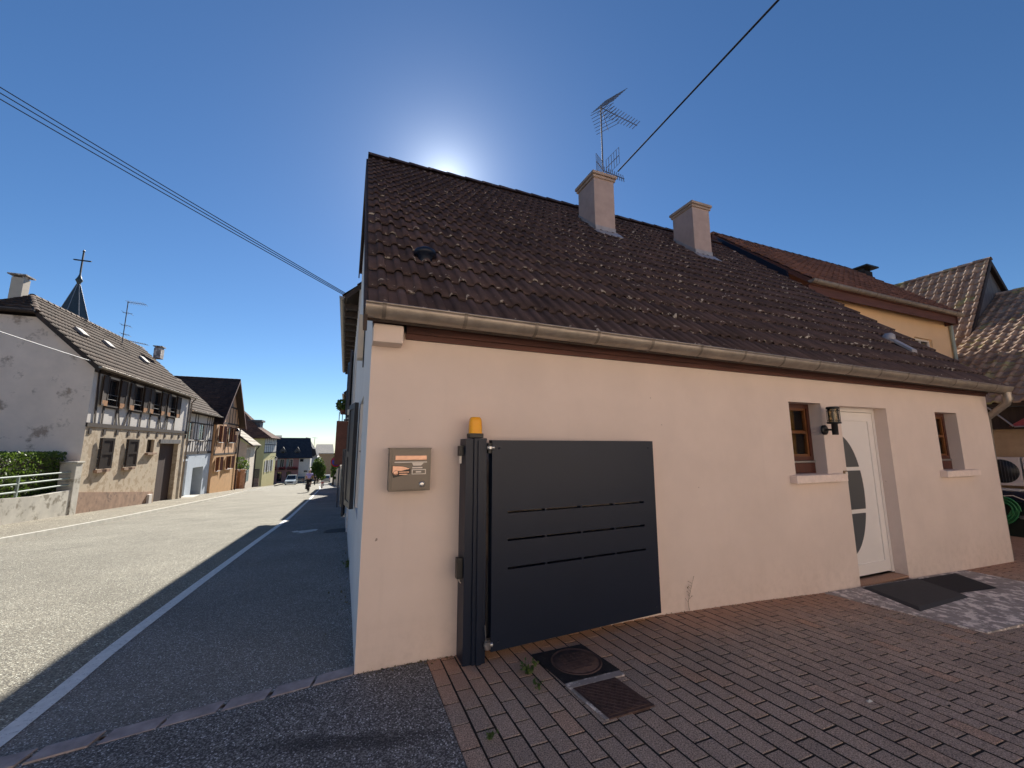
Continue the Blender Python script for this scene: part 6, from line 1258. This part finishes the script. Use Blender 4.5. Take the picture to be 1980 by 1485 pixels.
q.tube(pts, .017, 8); q.build('coil', 'green', HS); q = MB(); q.tube([hc_+Vector((0, 0, .3)), hc_-FA.U*(-.2)+Vector((0, 0, .33)), hc_+FA.U*.42+Vector((0, 0, .22)), hc_+FA.U*.52+Vector((0, 0, .02))], .009, 6); q.build('white_tail', 'cream', HS)
# ------------------------------------------------------------------ weeds and litter
def weed(name, label, p, n, h, spread, mt='weed', s=.03, stems=8):
    T = thing(name, label, 'weed', p); q = MB(); tips = []
    for i in range(stems):
        a_ = random.uniform(0, 6.28); L_ = h*random.uniform(.5, 1); q2 = [Vector(p), Vector(p)+Vector((math.cos(a_)*spread*.3, math.sin(a_)*spread*.3, L_*.5)), Vector(p)+Vector((math.cos(a_)*spread, math.sin(a_)*spread, L_))]; q.tube(q2, [.003, .002, .001], 4); tips.append(q2)
    q.build('stem', mt, T); q = MB()
    for i in range(n): t_ = random.choice(tips); f = random.random(); c = t_[0].lerp(t_[1], f*2) if f < .5 else t_[1].lerp(t_[2], f*2-1); leaves(q, 1, lambda: c+Vector((random.gauss(0, .008), random.gauss(0, .008), random.gauss(0, .008))), s)
    q.build('foliage', mt, T)
P_ = U(1020, 1300, 2, .01); weed('weed', 'small green weed left of the round manhole cover', P_, 60, .07, .06, s=.035)
P_ = U(1042, 1327, 2, .01); weed('weed', 'tiny green tuft in the joint below the round manhole cover', P_, 30, .045, .04, s=.025)
P_ = U(950, 1428, 2, .01); weed('weed', 'sparse grass tuft in the paving at the bottom of the picture', P_, 26, .05, .04, s=.025)
P_ = Vector((3.08, -.02, .0)); T = thing('dry_weed', 'thin dried weed standing against the foot of the front wall right of the gate', 'weed', P_); q = MB()
stem = [P_, P_+Vector((-.02, -.01, .08)), P_+Vector((.03, 0, .18)), P_+Vector((.07, -.005, .29))]; q.tube(stem, [.003, .003, .002, .001], 4)
for i in range(9): b_0 = stem[1].lerp(stem[3], i/9) ; e = b_0+Vector((random.choice((-1, 1))*random.uniform(.02, .05), random.uniform(-.01, .005), random.uniform(.01, .04))); q.tube([b_0, e], .0015, 3); leaves(q, 3, lambda: e, .012)
q.build('stem', 'dry', T)
P_ = Vector((-.03, 3.3, g(3.3))); weed('weed', 'green weed at the foot of the white street side wall', P_, 70, .16, .10, s=.05)
q = MB()
for i in range(200):
    t = random.random(); y_ = .2+t*9; x_ = -.02-random.random()**2*.22; r_ = random.uniform(.004, .014); z_ = g(y_)+.008; leaves(q, 1, lambda: (x_, y_, z_+r_*.4), r_*2.2)
for i in range(130): x_ = random.uniform(.02, .7); leaves(q, 1, lambda: (x_, -random.random()**2*.06-.004, .004+random.random()*.006), random.uniform(.006, .02))
for i in range(240): x_ = random.uniform(.9, 5.8); leaves(q, 1, lambda: (x_, -random.random()**2*.05-.004, hx(x_)+.003+random.random()*.006), random.uniform(.006, .016))
tag(q.build('wall_foot_debris', 'dry'), kind='stuff', label='dead leaves and grit gathered along the foot of the house walls', cat='debris')
for px, py, lab in ((1681, 1356, 'white paper scrap lying on the brick paving at right'), (1112, 1262, 'small white chip on the round manhole cover'), (1835, 1365, 'dark crumb of soil on the brick paving far right')):
    c = U(px, py, 2, hx(U(px, py, 2, -.02).x)+.004); q = MB(); s_ = .010 if px != 1681 else .016; q.add([c+Vector((-s_*1.4, -s_*.5, 0)), c+Vector((s_*1.2, -s_*.8, .001)), c+Vector((s_*1.5, s_*.6, .002)), c+Vector((-s_*.9, s_*.8, 0)), c+Vector((-s_*.6, -.1*s_, .007)), c+Vector((s_*.6, .1*s_, .009))], [(0, 1, 5, 4), (1, 2, 5), (2, 3, 4, 5), (3, 0, 4)]); tag(q.build('litter', 'debris' if px != 1835 else 'irond'), lab, 'litter')
q = MB(); c = Vector((-.21, 7.6, g(7.6)+.012)); q.lathe(c, [(.3, 0), (.3, .006), (.26, .008), (0, .008)], 28); tag(q.build('manhole_cover', 'irond'), 'round iron cover set in the dark footway beside the street wall', 'manhole cover')
# ================================================================== LIGHT, SKY, CAMERA
SUN_AZ, SUN_EL = R(12.0), R(34.6)
wd = bpy.data.worlds.new('World'); S.world = wd; wd.use_nodes = True
sk_ = wd.node_tree.nodes.new('ShaderNodeTexSky'); sk_.sky_type = 'NISHITA'; sk_.sun_disc = False
sk_.sun_elevation = SUN_EL; sk_.sun_rotation = SUN_AZ; sk_.air_density = .9; sk_.dust_density = .08; sk_.ozone_density = 5; sk_.altitude = 200
bgn = wd.node_tree.nodes['Background']; hs = wd.node_tree.nodes.new('ShaderNodeHueSaturation'); hs.inputs['Saturation'].default_value = 1.1; wd.node_tree.links.new(sk_.outputs[0], hs.inputs['Color']); WT = wd.node_tree
mt_ = WT.nodes.new('ShaderNodeMix'); mt_.data_type = 'RGBA'; mt_.blend_type = 'MULTIPLY'; mt_.inputs['Factor'].default_value = 1; mt_.inputs['B'].default_value = (.98, 1.02, 1.04, 1); WT.links.new(hs.outputs[0], mt_.inputs['A']); WT.links.new(mt_.outputs['Result'], bgn.inputs['Color'])
# circumsolar aureole of the hazy air, centred on the sun
tc_ = WT.nodes.new('ShaderNodeTexCoord'); dn_ = WT.nodes.new('ShaderNodeVectorMath'); dn_.operation = 'DOT_PRODUCT'; WT.links.new(tc_.outputs['Generated'], dn_.inputs[0]); dn_.inputs[1].default_value = (math.sin(SUN_AZ)*math.cos(SUN_EL), math.cos(SUN_AZ)*math.cos(SUN_EL), math.sin(SUN_EL))
def mth(op, a, b=None):
    n_ = WT.nodes.new('ShaderNodeMath'); n_.operation = op
    for k_, v_ in ((0, a), (1, b)):
        if v_ is None: continue
        if isinstance(v_, (int, float)): n_.inputs[k_].default_value = v_
        else: WT.links.new(v_, n_.inputs[k_])
    return n_.outputs[0]
ang_ = mth('ARCCOSINE', mth('MINIMUM', dn_.outputs['Value'], .99999))
au_ = mth('ADD', mth('MULTIPLY', mth('EXPONENT', mth('MULTIPLY', ang_, -57.3/2.5)), .62), mth('MULTIPLY', mth('EXPONENT', mth('MULTIPLY', ang_, -57.3/9.0)), .035))
bg2 = WT.nodes.new('ShaderNodeBackground'); bg2.inputs['Color'].default_value = (.93, .98, 1, 1); WT.links.new(au_, bg2.inputs['Strength'])
ads = WT.nodes.new('ShaderNodeAddShader'); WT.links.new(bgn.outputs[0], ads.inputs[0]); WT.links.new(bg2.outputs[0], ads.inputs[1]); WT.links.new(ads.outputs[0], WT.nodes['World Output'].inputs['Surface'])
bgn.inputs['Strength'].default_value = .05
ld = bpy.data.lights.new('sun', 'SUN'); ld.energy = 4.4; ld.angle = R(.53); ld.color = (1, .94, .84)
lo = bpy.data.objects.new('sun', ld); COL.objects.link(lo)
sd = Vector((math.sin(SUN_AZ)*math.cos(SUN_EL), math.cos(SUN_AZ)*math.cos(SUN_EL), math.sin(SUN_EL)))
lo.rotation_euler = (-sd).to_track_quat('-Z', 'Y').to_euler()
cd_ = bpy.data.cameras.new('camera'); cam = bpy.data.objects.new('camera', cd_); COL.objects.link(cam)
cd_.sensor_fit = 'HORIZONTAL'; cd_.sensor_width = 36; cd_.lens = FPX/1980*36; cd_.clip_end = 3000; cd_.clip_start = .05
cam.location = CAM; cam.rotation_euler = Matrix((RT, UP, -FW)).transposed().to_euler()
S.camera = cam
S.view_settings.view_transform = 'Standard'; S.view_settings.look = 'None'; S.view_settings.exposure = 1.13; S.view_settings.gamma = 1
S.render.engine = 'CYCLES'; S.cycles.max_bounces = 8; S.cycles.diffuse_bounces = 5; S.cycles.transparent_max_bounces = 8
S.cycles.sample_clamp_indirect = 8; S.cycles.caustics_reflective = False; S.cycles.caustics_refractive = False
